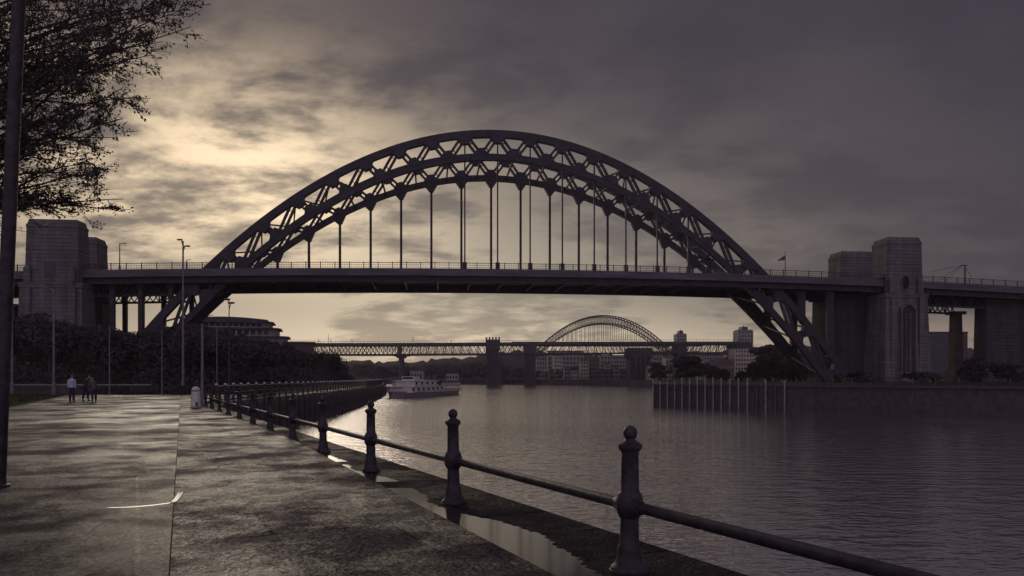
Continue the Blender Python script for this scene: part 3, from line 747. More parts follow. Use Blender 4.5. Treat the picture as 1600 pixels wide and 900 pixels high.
# white bollard
T = thing('bollard', 'weathered white round-topped bollard at the far end of the path', 'bollard', (gx(306, 37.5), 37.5, PZ))
pf = [(0, 0.235), (0.05, 0.235), (0.08, 0.225), (0.85, 0.205)] + [(0.85 + 0.2 * math.sin(R(a)), max(0.205 * math.cos(R(a)), 0.004)) for a in range(10, 91, 16)]
MB().lathe(pf, 20).build('body', M['white'], T, smooth=50)
MB().lathe([(0.80, 0.212), (0.86, 0.214), (0.88, 0.208)], 20).build('top_band', M['concrete'], T, smooth=50)
MB().lathe([(0.0, 0.26), (0.06, 0.26), (0.08, 0.24)], 20).build('foot_ring', M['concrete'], T, smooth=40)
MB().box(0.06, 0.17, -0.225, -0.18, 0.08, 0.30).build('rust_plate', M['brick'], T)

# low stone wall and hedge at the end of the lawn
T = thing('low_wall', 'low pale stone wall behind the lawn at the far left', 'wall', (-46, 74, 0))
MB().box(-22, 11, 0, 0.4, 0, 0.85).build('masonry', M['quaystone'], T)
MB().box(-22.1, 11.1, -0.06, 0.46, 0.85, 0.97).build('coping', M['concrete'], T)
hl_ = [(x, 68 + rnd.uniform(-.3, .3), 0.35, 0.8, 0.6, 0.5) for x in np.arange(-36, -21.5, 0.8)]
tag(quads_mesh('hedge', blob_leaves(hl_, 9000, 0.09), M['leafbg']), 'low clipped hedge closing the far end of the path', 'hedge')

# ------------------------------------------------------------------ foreground tree
TR = thing('broadleaf_tree', 'large dark leafy tree overhanging the upper left corner behind the leaning post', 'tree', (-13.9, 17.5, PZ))
TRO = Vector((-13.9, 17.5, PZ))
trk = MB(); trunk_pts = [Vector((0, 0, 0)), Vector((0.1, 0, 1.0)), Vector((0.15, 0.1, 3)), Vector((0.3, 0, 5.5)), Vector((0.2, 0.1, 8)), Vector((0.5, 0, 11)), Vector((0.6, 0, 13))]
trk.tube(trunk_pts, [0.42, 0.30, 0.26, 0.22, 0.17, 0.10, 0.04], 12)
tips = [(300, 11), (307, 40), (285, 20), (262, 62), (245, 90), (235, 60), (211, 106), (222, 150), (200, 140), (185, 166), (200, 189), (185, 211), (158, 234), (165, 200), (132, 245), (132, 257), (150, 277), (170, 295), (200, 314), (174, 328), (113, 331), (80, 332), (60, 325), (140, 318),
        (230, -20), (270, -40), (200, -60), (150, -90), (240, 20), (200, 30), (170, 60), (140, 100), (120, 140), (100, 180), (90, 220), (60, 250), (100, 290), (160, 10), (110, 40), (80, 90), (60, 140), (50, 190), (30, 240), (30, 290), (20, 60), (20, 120), (100, -30), (50, -80), (180, 110), (150, 140), (120, 200), (250, 10), (215, 70), (190, 85),(150,60),(130,20),(70,30),(60,60),(90,130),(40,100),(110,80),(210,10),(180,-10)]
limbs = []
for (px, py) in tips:
    px = px * 0.985 - 4; Y = rnd.uniform(15.2, 20.5); limbs.append((at(px, py, Y) - TRO, py, px))
for i in range(26):    # unseen side of the crown
    a = rnd.uniform(PI * 0.5, PI * 1.5); rr = rnd.uniform(1.5, 5.0)
    limbs.append((Vector((rr * math.cos(a), rr * math.sin(a) * 0.9, rnd.uniform(6, 14))), -1, -100))
leaf_c = []; lsize = []
def tpt(z):
    for a, b in zip(trunk_pts[:-1], trunk_pts[1:]):
        if a.z <= z <= b.z: return a + (b - a) * ((z - a.z) / (b.z - a.z))
    return trunk_pts[-1].copy()
twg = MB()
for tip, py, px in limbs:
    z0 = max(min(tip.z - tip.xy.length * (0.24 if py > 150 else 0.5), 12.3), 3.4) + rnd.uniform(-.3, .3)
    if py > 250: z0 = rnd.uniform(4.4, 5.2)
    p0 = tpt(z0); dv = tip - p0; L = dv.length
    lift = Vector((0, 0, L * rnd.uniform(0.05, 0.12))); jit = Vector((rnd.uniform(-.2, .2), rnd.uniform(-.4, .4), 0))
    def lp(u): return p0 + dv * u + lift * (4 * u * (1 - u)) + jit * math.sin(PI * u) + Vector((0, 0, 0.06 * math.sin(9 * u + px)))
    pts_ = [lp(i / 9) for i in range(10)]
    trk.tube(pts_, [0.034 * (1 - i / 9) ** 0.8 + 0.007 for i in range(10)], 5, cap=False)
    nsub = int(7 + L * 2.2)
    for j in range(nsub):
        u = rnd.uniform(0.28, 1.0) ** 0.8; b0 = lp(u)
        sl_ = rnd.uniform(0.45, 1.25) * (1.15 - 0.75 * u)
        di = dv.normalized() * rnd.uniform(0.5, 1.0) + Vector((rnd.gauss(0, .35), rnd.gauss(0, .8), rnd.gauss(0.08, .5)))
        di.normalize(); b1 = b0 + di * sl_ * 0.5 + Vector((0, 0, rnd.uniform(-.04, .08))); b2 = b0 + di * sl_ + Vector((0, 0, rnd.uniform(-.12, .1)))
        twg.tube([b0, b1, b2], [0.012, 0.008, 0.004], 3, cap=False)
        nt = 6 if py < 250 else 9
        for k in range(nt):
            v = rnd.uniform(0.2, 1.0); c0 = b0 + (b2 - b0) * v
            td = (di + Vector((rnd.gauss(0, .6), rnd.gauss(0, .6), rnd.gauss(0, .45)))).normalized() * rnd.uniform(0.12, 0.38)
            if py >= 250: td.z *= 0.4
            c1 = c0 + td; twg.bar(c0, c1, 0.007, 0.007)
            ml = rnd.choice((2, 4, 6)) if py < 250 else rnd.choice((1, 2, 4))
            for q_ in range(ml):
                c = c0 + td * rnd.uniform(0.3, 1.1) + Vector((rnd.gauss(0, .035), rnd.gauss(0, .035), rnd.gauss(0, .035))); leaf_c.append(tuple(c))
trk.build('trunk', M['bark'], TR, smooth=50)
crown = quads_mesh('crown', leaf_quads(np.array(leaf_c), 0.036), M['leaf'], TR)
twg.build('twigs', M['bark'], TR)

# ------------------------------------------------------------------ left bank: hill, wood, building
def hill(name, prof, y0, y1, m_='soil', n=30):
    pass
def hgt(x, y):
    # distance inland from the quay
    qx = np.interp(y, [p[1] for p in quay], [p[0] for p in quay]); inland = max(qx - 9 - x, 0)
    if y < 78: return 0.0
    k = min((y - 78) / 30.0, 1.0) if y < 108 else 1.0
    h = 1 - math.exp(-inland / 22.0)
    return -0.05 + h * k * (8.0 + 5.0 * min(max((y - 150) / 80, 0), 1) * min(max((inland - 10) / 30, 0), 1))
hm = MB(); gx_ = list(np.linspace(-420, -18, 90)); gy_ = list(np.linspace(76, 700, 70))
for y in gy_:
    for x in gx_:
        qx = np.interp(y, [p[1] for p in quay], [p[0] for p in quay]); hm.v.append((min(x, qx - 6), y, hgt(min(x, qx - 6), y) + 0.02))
nx = len(gx_)
hm.f = [(j * nx + i, j * nx + i + 1, (j + 1) * nx + i + 1, (j + 1) * nx + i) for j in range(len(gy_) - 1) for i in range(nx - 1)]
tag(hm.build('hillside', M['soil'], smooth=60), kind='structure')
# foliage mass along the bank: crown tops follow a sky line given as (px, py)
sky_l = [(-60, 470), (20, 500), (38, 480), (60, 486), (90, 497), (125, 500), (165, 508), (190, 513), (220, 518), (245, 512), (300, 498), (335, 512), (400, 525), (440, 533), (470, 540), (520, 549), (560, 558), (600, 569), (640, 578), (690, 586)]
def skyl(px): return float(np.interp(px, [p[0] for p in sky_l], [p[1] for p in sky_l]))
lumps = []; trunksb = MB()
for i in range(900):
    px = rnd.uniform(-60, 640); Y = rnd.uniform(84, 330) if px < 470 else rnd.uniform(150, 620)
    X = gx(px, Y); qx = float(np.interp(Y, [p[1] for p in quay], [p[0] for p in quay]))
    if X > qx - 11: continue
    if 300 < px < 475 and 175 < Y < 262: continue
    g = hgt(X, Y); top = EYE - (skyl(px) - HZ) / F * Y + rnd.uniform(-1.3, 0.0)
    if px < 340 and Y > 148: top -= 1.5
    hmax = top - g
    if hmax < 2: continue
    H = min(hmax, rnd.uniform(5, 10)); r_ = H * rnd.uniform(0.30, 0.48)
    # keep crowns clear of the bridge towers
    if 140 < Y < 185 and H + g > 17: continue
    for k in range(6):
        a = rnd.uniform(0, 2 * PI); q = rnd.uniform(0, 0.6) * r_
        lumps.append((X + q * math.cos(a), Y + q * math.sin(a), g + H * rnd.uniform(0.45, 0.80), r_ * rnd.uniform(.4, .62), r_ * rnd.uniform(.4, .62), H * rnd.uniform(0.16, 0.24)))
    trunksb.tube([(X, Y, g - 0.3), (X + rnd.uniform(-.3, .3), Y, g + H * 0.6)], [0.22, 0.12], 5)
wd_ = quads_mesh('wood', blob_leaves(lumps, 330000, 0.23), M['leafbg'])
tag(wd_, 'dark dense wood and bushes covering the slope of the left bank', 'wood', kind='stuff')
tag(trunksb.build('wood_trunks', M['bark']), 'dim trunks inside the wood of the left bank', 'wood', kind='stuff')
low = []
for i in range(420):
    Y = rnd.uniform(76, 240); qx = float(np.interp(Y, [p[1] for p in quay], [p[0] for p in quay]))
    X = qx - rnd.uniform(9, 60) ; g = hgt(X, Y); low.append((X, Y, g + 0.8, rnd.uniform(1.2, 2.4), 1.6, rnd.uniform(1.0, 1.7)))
tag(quads_mesh('undergrowth', blob_leaves(low, 60000, 0.22), M['leafbg']), 'low dark undergrowth at the foot of the left wood', 'bushes', kind='stuff')
# one rusty autumn tree on the slope
T = thing('autumn_tree', 'small rusty-leaved tree on the slope below the terraced building', 'tree', (gx(470, 190), 190, 0))
g0 = hgt(gx(470, 190), 190)
MB().tube([(0, 0, g0 - .3), (0.2, 0, g0 + 3)], [0.25, 0.12], 8).build('trunk', M['bark'], T)
quads_mesh('crown', blob_leaves([(rnd.uniform(-2, 2), rnd.uniform(-1.5, 1.5), 6.2 + rnd.uniform(-1, 1.0), 1.5, 1.3, 0.9) for i in range(9)], 5000, 0.25), M['leafred'], T)

# terraced building on the hill
def window_grid(T, wall, x0, x1, z0, z1, nx_, nz_, y, ww, wh, m_='glassdark'):
    proto = None
    for i in range(nx_):
        for j in range(nz_):
            cx = x0 + (i + 0.5) * (x1 - x0) / nx_; cz = z0 + (j + 0.5) * (z1 - z0) / nz_
            if proto is None:
                proto = MB().box(-ww / 2, ww / 2, -0.05, 0.25, -wh / 2, wh / 2).build('window', M[m_], T); proto.location = (cx, y, cz)
            else:
                c = proto.copy(); C.objects.link(c); c.parent = T; c.location = (cx, y, cz)
Yb = 215.0
T = thing('terraced_building', 'long terraced building with curved stepped roofs on the wooded hill at left', 'building', (gx(392, Yb), Yb, 0), R(14))
zb = 10.0
tiers = [(-15.5, 9.5, 9.0, 13.3), (-15.0, 7.2, 13.3, 15.6), (-14.6, 5.2, 15.6, 17.4)]
for (x0, x1, z0, z1) in tiers:
    pl = [(x0, 0), (x1 - 2, 0.0), (x1 - 0.6, 1.0), (x1, 3), (x1, 12), (x0, 12)]
    MB().prism_xy(pl, z0, z1 - 0.45).build('storey', M['palestone'], T)
    pl = [(x0 - .4, -0.8), (x1 - 1.5, -0.8), (x1 + 0.2, 0.6), (x1 + 0.8, 2.8), (x1 + 0.8, 12.3), (x0 - .4, 12.3)]
    MB().prism_xy(pl, z1 - 0.45, z1).build('balcony_slab', M['slate'], T)
    window_grid(T, None, x0 + 0.5, x1 - 2.2, z0 + 0.3, z1 - 0.6, 11, 1, -0.02, 1.25, min(1.3, z1 - z0 - 0.9))
rf_ = [(-14.5 + 19 * i / 12, 17.4 + 1.15 * math.sin(PI * (0.25 + 0.62 * i / 12))) for i in range(13)]
MB().prism_xz(rf_ + [(4.5, 17.35), (-14.5, 17.35)], -0.2, 11).build('curved_roof', M['slate'], T)
MB().box(8.8, 17.2, 0.5, 9, 8.0, 11.4).build('end_wing', M['brick'], T)
MB().box(8.5, 17.5, 0.2, 9.3, 11.4, 11.8).build('wing_roof', M['slate'], T)
window_grid(T, None, 9.3, 16.8, 8.6, 11.0, 5, 1, 0.48, 0.9, 1.2)
T = thing('roof_mast', 'short bare mast beside the roof of the terraced building', 'mast', (gx(324, 215), 215, 10))
MB().tube([(0, 0, 0), (0, 0, 12.8)], [0.2, 0.12], 6).build('pole', M['iron'], T)
MB().bar((-1.2, 0, 8.6), (1.6, 0, 9.1), 0.15, 0.15).build('crossarm', M['iron'], T)

# ------------------------------------------------------------------ right bank
RZ = 0.55
rb_front = [(21.3, 114.5), (29, 106), (38.5, 97), (46, 88), (54, 80), (66, 66), (90, 46), (140, 15), (200, -30)]
rb_back = [(21.3, 114.5), (26, 130), (31, 160), (38, 200), (50, 260), (61, 330), (50, 370), (20, 425), (-10, 462), (-34, 480), (-60, 500), (-120, 560), (-230, 700)]
rg = MB(); poly = rb_back[::-1] + rb_front[1:] + [(1500, -30), (1500, 2500), (-230, 2500)]
n = len(poly); rg.add([(x, y, RZ) for x, y in poly], [tuple(range(n))])
ro = rg.build('ground', M['soil']); tag(ro, kind='structure')
import bmesh
bm = bmesh.new(); bm.from_mesh(ro.data); bmesh.ops.triangulate(bm, faces=bm.faces); bm.to_mesh(ro.data); bm.free()
allr = rb_back[::-1] + rb_front[1:]
rw = MB(); n = len(allr); rw.add([(x, y, RZ) for x, y in allr] + [(x, y, WZ - 1) for x, y in allr], [(i, n + i, n + i + 1, i + 1) for i in range(n - 1)])
tag(rw.build('quay_wall', M['quaystone']), 'dark quay wall along the far and right banks', 'wall')
# timber jetty face
T = thing('timber_jetty', 'dark timber jetty face with pale vertical piles on the right bank corner', 'jetty', (0, 0, 0))
o0 = off_line(rb_front[:5], -0.55)
jp = resample(o0, 1.28)[:17]
MB().add([(x, y, z) for x, y in o0 for z in (WZ - 0.5, RZ - 0.1)], [(2 * i, 2 * i + 1, 2 * i + 3, 2 * i + 2) for i in range(len(o0) - 1)]).build('planking', M['timber'], T)
top_o = off_line(rb_front[:5], -0.9); top_i = off_line(rb_front[:5], 0.4)
k = len(top_o); MB().add([(x, y, RZ + 0.12) for x, y in top_o] + [(x, y, RZ + 0.12) for x, y in top_i] + [(x, y, RZ - 0.15) for x, y in top_o], [(i, i + 1, k + i + 1, k + i) for i in range(k - 1)] + [(i, 2 * k + i, 2 * k + i + 1, i + 1) for i in range(k - 1)]).build('capping_beam', M['timber'], T)
for i, (x, y) in enumerate(jp):
    pale = (i % 1 == 0 and i < 13) or i in (14, 16)
    MB().box(x - (0.07 if pale else 0.11), x + (0.07 if pale else 0.11), y - 0.55, y - 0.25, WZ - 0.5, RZ + (0.85 if pale else 0.15) + rnd.uniform(-0.35, 0.3)).build('pile', M['timberpale'] if pale else M['timber'], T)
# riverside railing right bank
T = thing('riverside_railing', 'thin metal railing on the right bank quay above the jetty', 'railing', (0, 0, 0))
rr_ = resample(off_line(rb_front[:8], 0.6), 2.4)[:70]
for (x, y) in rr_: MB().box(x - .04, x + .04, y - .04, y + .04, RZ, RZ + 1.1).build('post', M['iron'], T)
for z in (0.55, 1.08): MB().tube([(x, y, RZ + z) for x, y in rr_], 0.03, 5).build('rail', M['iron'], T)

def lumps_tree(name, label, px, Y, top_py, wpx, m_='leafbg', n=3500, size=None, gz=RZ, group=None):
    X = gx(px, Y); H = EYE - (top_py - HZ) / F * Y - gz; rw_ = wpx / F * Y / 2
    T = thing(name, label, 'tree', (X, Y, gz), 0, group)
    MB().tube([(0, 0, -0.3), (0.1, 0, H * 0.3), (0.05, 0.1, H * 0.7)], [0.05 * H * 0.5, 0.03 * H * 0.5, 0.015 * H * 0.5], 8).build('trunk', M['bark'], T)
    lm = []
    for i in range(34):
        a = rnd.uniform(0, 2 * PI); q = rnd.uniform(0, 0.9) ** 0.6; zz = rnd.uniform(0.16, 0.93)
        wz = 1.0 - 0.55 * max(zz - 0.5, 0) / 0.5
        e = rnd.uniform(.10, .30)
        lm.append((rw_ * q * wz * math.cos(a), rw_ * q * wz * math.sin(a), H * zz, rw_ * e, rw_ * e, H * rnd.uniform(.05, .13)))
    quads_mesh('crown', blob_leaves(lm, n, size or 0.055 * H), M[m_], T)
    return T
lumps_tree('broadleaf_tree', 'broad dark tree on the right bank, left of the brick houses', 1073, 240, 556, 62, n=6000, size=0.45)
lumps_tree('broadleaf_tree', 'small tree on the far bank left of the broad dark tree', 1030, 300, 566, 40, n=3500, size=0.5)
lumps_tree('broadleaf_tree', 'large dark tree mass on the right bank beside the right arch foot', 1212, 260, 533, 84, n=9000, size=0.5)
lumps_tree('broadleaf_tree', 'rounded tree between the broad dark tree and the lit houses', 1112, 280, 572, 30, n=3000, size=0.5)
TL = ['leftmost low tree behind the jetty railing, below the reddish houses', 'second low tree from the left behind the jetty railing', 'middle low tree behind the jetty railing', 'low tree behind the jetty railing just left of the cream shed', 'low tree behind the jetty railing at the cream shed', 'taller low tree rising above the cream shed', 'taller low tree below the larger tower block']
for i, (px, wpx, tp) in enumerate([(1130, 26, 578), (1160, 24, 580), (1190, 26, 577), (1222, 24, 576), (1250, 26, 574), (1240, 30, 560), (1180, 30, 566)]):
    lumps_tree('bank_tree', TL[i], px, 205, tp, wpx, n=1600, size=0.4, group='low trees behind the jetty')
BL = ['low dark bush in front of the orange brick pier', 'wide dark bush at the right edge under the deck', 'low dark bush at the foot of the right arch leg', 'low dark bush at the base of the near right tower']
for i, (px, wpx, tp) in enumerate([(1524, 46, 556), (1575, 60, 566), (1345, 56, 580), (1440, 60, 582)]):
    lumps_tree('bush', BL[i], px, 150, tp, wpx, n=2500, size=0.25, group='low bushes under the right deck')

# ------------------------------------------------------------------ far truss bridge
YB = 430.0
tb = thing('truss_bridge', 'long dark lattice truss bridge crossing the whole river behind the arch bridge', 'bridge', (0, YB, 0))
def tz(x): return 20.6 + 0.8 * min(max((x + 70) / 140, 0), 1)
xa, xb = gx(440, YB), gx(1172, YB)
pxs = [xa + (xb - xa) * i / 40 for i in range(41)]
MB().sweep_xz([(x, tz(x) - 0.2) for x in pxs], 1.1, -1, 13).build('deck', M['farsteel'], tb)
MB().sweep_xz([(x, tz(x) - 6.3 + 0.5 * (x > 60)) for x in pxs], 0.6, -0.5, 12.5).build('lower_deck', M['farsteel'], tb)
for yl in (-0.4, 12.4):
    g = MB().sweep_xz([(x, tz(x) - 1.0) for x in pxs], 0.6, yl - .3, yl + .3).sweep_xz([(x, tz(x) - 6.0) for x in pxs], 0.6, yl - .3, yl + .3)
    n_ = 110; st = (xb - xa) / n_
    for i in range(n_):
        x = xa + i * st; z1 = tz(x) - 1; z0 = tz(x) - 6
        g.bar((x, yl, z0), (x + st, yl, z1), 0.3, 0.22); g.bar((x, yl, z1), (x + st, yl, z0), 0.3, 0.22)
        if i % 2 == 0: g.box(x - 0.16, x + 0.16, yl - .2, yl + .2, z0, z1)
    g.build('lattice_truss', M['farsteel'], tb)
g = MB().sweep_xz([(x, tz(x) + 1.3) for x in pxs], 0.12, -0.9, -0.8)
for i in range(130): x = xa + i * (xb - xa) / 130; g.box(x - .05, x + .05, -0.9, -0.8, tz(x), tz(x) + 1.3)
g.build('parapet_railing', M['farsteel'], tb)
def pierpx(label, px, wpx, top, z0, kind):
    x = gx(px, YB); h2 = wpx / F * YB / 2
    T = thing('bridge_pier', label, 'bridge pier', (x, YB, 0))
    zt = EYE - (top - HZ) / F * YB
    if kind == 'slim':
        MB().frus(-h2, h2, 1, 11, z0, zt - 1.2, 0.15, 0.3).build('shaft', M['farsteel'], T)
        MB().box(-h2 * 4, h2 * 4, 0, 12, zt - 1.2, zt - 0.5).box(-h2 * 2, h2 * 2, 0.5, 11.5, zt - 2.2, zt - 1.2).build('cap', M['farsteel'], T)
        MB().box(-h2 * 1.2, h2 * 1.2, -1.4, -0.8, zt - 0.5, zt + 5.8).build('upper_post', M['farsteel'], T)
        MB().lathe([(z0, h2 * 3), (z0 + 1.5, h2 * 3), (z0 + 2, h2 * 2)], 12, (0, 6)).build('footing', M['piermasonry'], T)
    else:
        wh = h2 * 0.8
        MB().box(-wh, wh, -1.2, 13.2, z0, zt - 6).build('core', M['piermasonry'], T)
        for i in range(5):
            cx = -h2 + h2 * 0.2 + i * h2 * 0.4
            MB().box(cx - h2 * .11, cx + h2 * .11, -2.3, -1.15, z0, zt - 7).build('pilaster', M['piermasonry'], T)
        MB().box(-h2, h2, -2.5, 14, z0 - 0.5, z0 + 1.6).build('plinth', M['piermasonry'], T)
        MB().box(-h2, h2, -2.5, 14, zt - 7, zt - 1.4).build('head', M['piermasonry'], T)
        if kind == 'castle':
            for i in range(5): MB().box(-h2 + i * h2 * .45, -h2 + i * h2 * .45 + h2 * .22, -2.5, -1.4, zt - 1.4, zt).build('merlon', M['piermasonry'], T)
            MB().box(h2, h2 * 1.35, 0, 10, z0, zt - 11).build('side_buttress', M['piermasonry'], T)
pierpx('slim riveted steel pier with wide cap under the left of the truss bridge', 625, 6, 553, WZ - 1, 'slim')
pierpx('castle-topped stone pier rising above the truss bridge deck in mid river', 770, 22, 527, WZ - 1, 'castle')
pierpx('stone pier where the far arch meets the truss bridge', 828, 20, 534, WZ - 1, 'plain')
pierpx('wide brick pier under the middle of the truss bridge right of the far arch crown', 1000, 38, 540, 0, 'plain')
pierpx('narrow stone pier carrying the truss bridge below the smaller tower block', 1065, 15, 536, 0, 'plain')
pierpx('stone pier at the right end of the truss bridge below the larger tower block', 1160, 26, 532, 0, 'plain')
ML = ['tallest mast on the left half of the truss bridge', 'short mast right beside the tallest one on the truss bridge', 'leftmost short mast on the truss bridge', 'mast on the truss bridge between the tallest one and the slim pier', 'mast on the truss bridge just right of the slim steel pier', 'short mast on the truss bridge left of the castle-topped pier']
for mi, (px, hh_) in enumerate(((513, 4.2), (517, 2.0), (498, 1.6), (550, 2.2), (645, 3.0), (705, 1.2))):
    T = thing('signal_mast', ML[mi], 'mast', (gx(px, YB), YB, tz(gx(px, YB))), 0, 'masts on the truss bridge')
    MB().box(-.09, .09, 0, .18, 0, hh_ + 1).build('pole', M['farsteel'], T)
    MB().box(-.5, .5, 0, .1, hh_ * .7, hh_ * .7 + .15).build('crossarm', M['farsteel'], T)

# far arch bridge
YA = 520.0
fa = thing('distant_arch_bridge', 'smaller distant steel arch bridge rising behind the truss bridge', 'bridge', (0, YA, 0))
xl, xr = gx(830, YA), gx(1062, YA); xc = gx(943, YA); hw_ = (xr - xl) / 2
zt_ = EYE + 97 / F * YA; zd = EYE + 57 / F * YA
def fu(x): return zt_ - (zt_ - zd + 8) * ((x - xc) / (gx(1052, YA) - xc)) ** 2
def fl_(x): return zt_ - 5.2 - (zt_ - 5.2 - zd + 10) * ((x - xc) / (gx(1045, YA) - xc)) ** 2
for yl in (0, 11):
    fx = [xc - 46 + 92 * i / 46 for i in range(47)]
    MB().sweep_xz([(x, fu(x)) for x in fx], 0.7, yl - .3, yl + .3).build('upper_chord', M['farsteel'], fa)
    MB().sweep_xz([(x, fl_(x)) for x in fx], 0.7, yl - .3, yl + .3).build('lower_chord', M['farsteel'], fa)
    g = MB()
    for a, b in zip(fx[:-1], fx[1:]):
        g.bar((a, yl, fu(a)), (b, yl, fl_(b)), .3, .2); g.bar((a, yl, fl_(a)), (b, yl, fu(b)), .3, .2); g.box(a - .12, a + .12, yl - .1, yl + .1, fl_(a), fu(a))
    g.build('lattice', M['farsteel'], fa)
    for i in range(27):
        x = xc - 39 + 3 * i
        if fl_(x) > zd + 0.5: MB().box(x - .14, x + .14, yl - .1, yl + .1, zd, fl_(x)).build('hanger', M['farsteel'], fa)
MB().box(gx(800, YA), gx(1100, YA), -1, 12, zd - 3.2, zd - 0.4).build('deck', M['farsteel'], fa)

# ------------------------------------------------------------------ far buildings, hills
def block(label, px0, px1, top, Y, m_, nx_, nz_, depth=12, gz=RZ, bottom=None, roof=None, cat='building', ww=None, name='apartment_block', group=None, wm='glassdark'):
    x0, x1 = gx(px0, Y), gx(px1, Y); zt = EYE - (top - HZ) / F * Y; z0 = gz if bottom is None else EYE - (bottom - HZ) / F * Y
    cx = (x0 + x1) / 2; h2 = (x1 - x0) / 2
    T = thing(name, label, cat, (cx, Y, 0), 0, group)
    MB().box(-h2, h2, 0, depth, gz, zt).build('wall', M[m_], T)
    if roof == 'gable':
        rh = h2 * 0.5
        MB().prism_xz([(-h2 - .4, zt), (h2 + .4, zt), (0, zt + rh)], -0.4, depth + .4).build('roof', M['slate'], T)
    elif roof == 'plant':
        MB().box(-h2 * 0.4, h2 * 0.4, 2, depth - 2, zt + 0.5, zt + 2.6).box(-h2 * .9, h2 * .9, 1, depth - 1, zt, zt + 0.5).box(-0.3, 0.3, 4, 5, zt + 2.6, zt + 3.5).build('plant_room', M['slate'], T)
    else:
        MB().box(-h2 - .2, h2 + .2, -.2, depth + .2, zt, zt + 0.5).build('roof', M['slate'], T)
    bw = 2 * h2 / nx_; bh = (zt - z0) / nz_
    window_grid(T, None, -h2 + .3, h2 - .3, z0, zt - .2, nx_, nz_, -0.02, bw * 0.5, bh * 0.5, wm)
    return T
block('smaller grey tower block standing beyond the truss bridge deck', 1058, 1073, 522, 560, 'concrete', 4, 12, roof='plant', name='tower_block', cat='tower block')
block('larger grey tower block beyond the right end of the truss bridge', 1153, 1177, 516, 540, 'concrete', 5, 13, roof='plant', name='tower_block', cat='tower block')
block('long dark flat block behind the left foot of the far arch', 856, 912, 549, 600, 'concrete', 10, 6)
block('grey slab block just left of the long dark block, beside the stone pier', 838, 855, 557, 590, 'concrete', 4, 5)
block('narrow bright cream block in front of the long dark block', 865, 878, 556, 520, 'cream', 4, 6)
block('cream gabled riverside warehouse with narrow windows', 907, 920, 564, 480, 'cream', 3, 5, roof='gable', name='warehouse')
block('brown brick riverside block right of the cream warehouse', 921, 937, 560, 484, 'brick', 4, 5)
block('wide pale block with small windows under the far arch', 938, 978, 556, 500, 'concrete', 8, 6)
block('low brick terrace on the far quay under the far arch', 940, 1010, 578, 470, 'brick', 12, 2, roof=None, name='terrace')
block('pale block behind the wide brick pier', 1020, 1052, 550, 560, 'concrete', 7, 6)
block('cream hillside block left of the narrow stone pier', 1040, 1058, 560, 520, 'cream', 4, 4)
block('grey office block between the two tower blocks', 1095, 1130, 556, 500, 'concrete', 8, 5)
block('pale many-windowed building below the larger tower block', 1148, 1184, 545, 400, 'cream', 8, 7, name='hotel')
block('brick house row right of the many-windowed building', 1186, 1222, 566, 380, 'brick', 9, 3, name='house_row', roof=None)
block('reddish house row left of the many-windowed building', 1118, 1147, 563, 380, 'brick', 7, 3, name='house_row')
block('small cream shed on the right bank quay near the arch foot', 1228, 1246, 588, 210, 'cream', 4, 1, depth=4, name='shed')
block('grey building seen through the gap under the right approach deck', 1440, 1512, 520, 330, 'slate', 9, 4, roof=None)
block('low white boathouse on the left bank behind the boat bow', 641, 661, 580, 380, 'concrete', 4, 1, depth=5, name='boathouse', gz=0)
block('low white boathouse on the left bank behind the boat stern', 697, 716, 584, 470, 'cream', 4, 1, depth=5, name='boathouse', gz=0)
HS = [(858, 866, 578, 470, 'brick', 'gable', 'small dark brick gabled house just right of the stone pier under the far arch'),
 (881, 890, 574, 475, 'concrete', 'gable', 'grey gabled house between the bright cream block and the cream warehouse'),
 (892, 903, 579, 470, 'cream', None, 'low cream flat-roofed house left of the cream gabled warehouse'),
 (945, 954, 569, 472, 'cream', 'gable', 'cream gabled house in front of the wide pale block, at its left'),
 (958, 968, 572, 468, 'concrete', 'gable', 'grey gabled house in front of the middle of the wide pale block'),
 (1012, 1020, 572, 420, 'cream', 'gable', 'narrow cream gabled house right of the wide brick pier'),
 (1076, 1088, 559, 520, 'concrete', None, 'grey flat-roofed house on the hillside right of the narrow stone pier'),
 (1090, 1100, 564, 480, 'cream', 'gable', 'cream gabled hillside house above the rounded tree'),
 (1103, 1112, 568, 450, 'brick', 'gable', 'brick gabled hillside house left of the reddish house row'),
 (1130, 1140, 554, 520, 'cream', 'gable', 'cream gabled house on the hill above the reddish house row'),
 (1196, 1206, 558, 420, 'cream', 'gable', 'cream gabled house rising above the brick row right of the many-windowed building'),
 (1232, 1242, 572, 330, 'concrete', 'gable', 'grey gabled house behind the small cream shed'),
 (1246, 1256, 577, 300, 'brick', 'gable', 'small brick gabled house close beside the right arch leg')]
for (a_, b_, tp_, Y_, mt_, rf_k, lb_) in HS:
    block(lb_, a_, b_, tp_, Y_, mt_, 3, 3 if tp_ < 575 else 2, depth=7, roof=rf_k, name='house', cat='house', group=None)
def ridge(name, label, Y, pts, m_, thick=120, kind='structure', n=60, amp=1.0):
    pxs_ = np.linspace(pts[0][0], pts[-1][0], n); mb = MB(); vs = []
    for px in pxs_:
        py = float(np.interp(px, [p[0] for p in pts], [p[1] for p in pts])); zt = EYE - (py - HZ) / F * Y + rnd.uniform(-amp, amp) * Y * 0.0012
        X = gx(px, Y); vs += [(X, Y - thick * 0.6, -1.0), (X, Y - thick * 0.3, zt * 0.62), (X, Y, zt), (X, Y + thick * 0.5, zt * 0.6), (X, Y + thick, -1.0)]
    mb.add(vs, [(i * 5 + j, (i + 1) * 5 + j, (i + 1) * 5 + j + 1, i * 5 + j + 1) for i in range(n - 1) for j in range(4)])
    o = mb.build(name, M[m_], smooth=70); tag(o, kind='structure'); return o
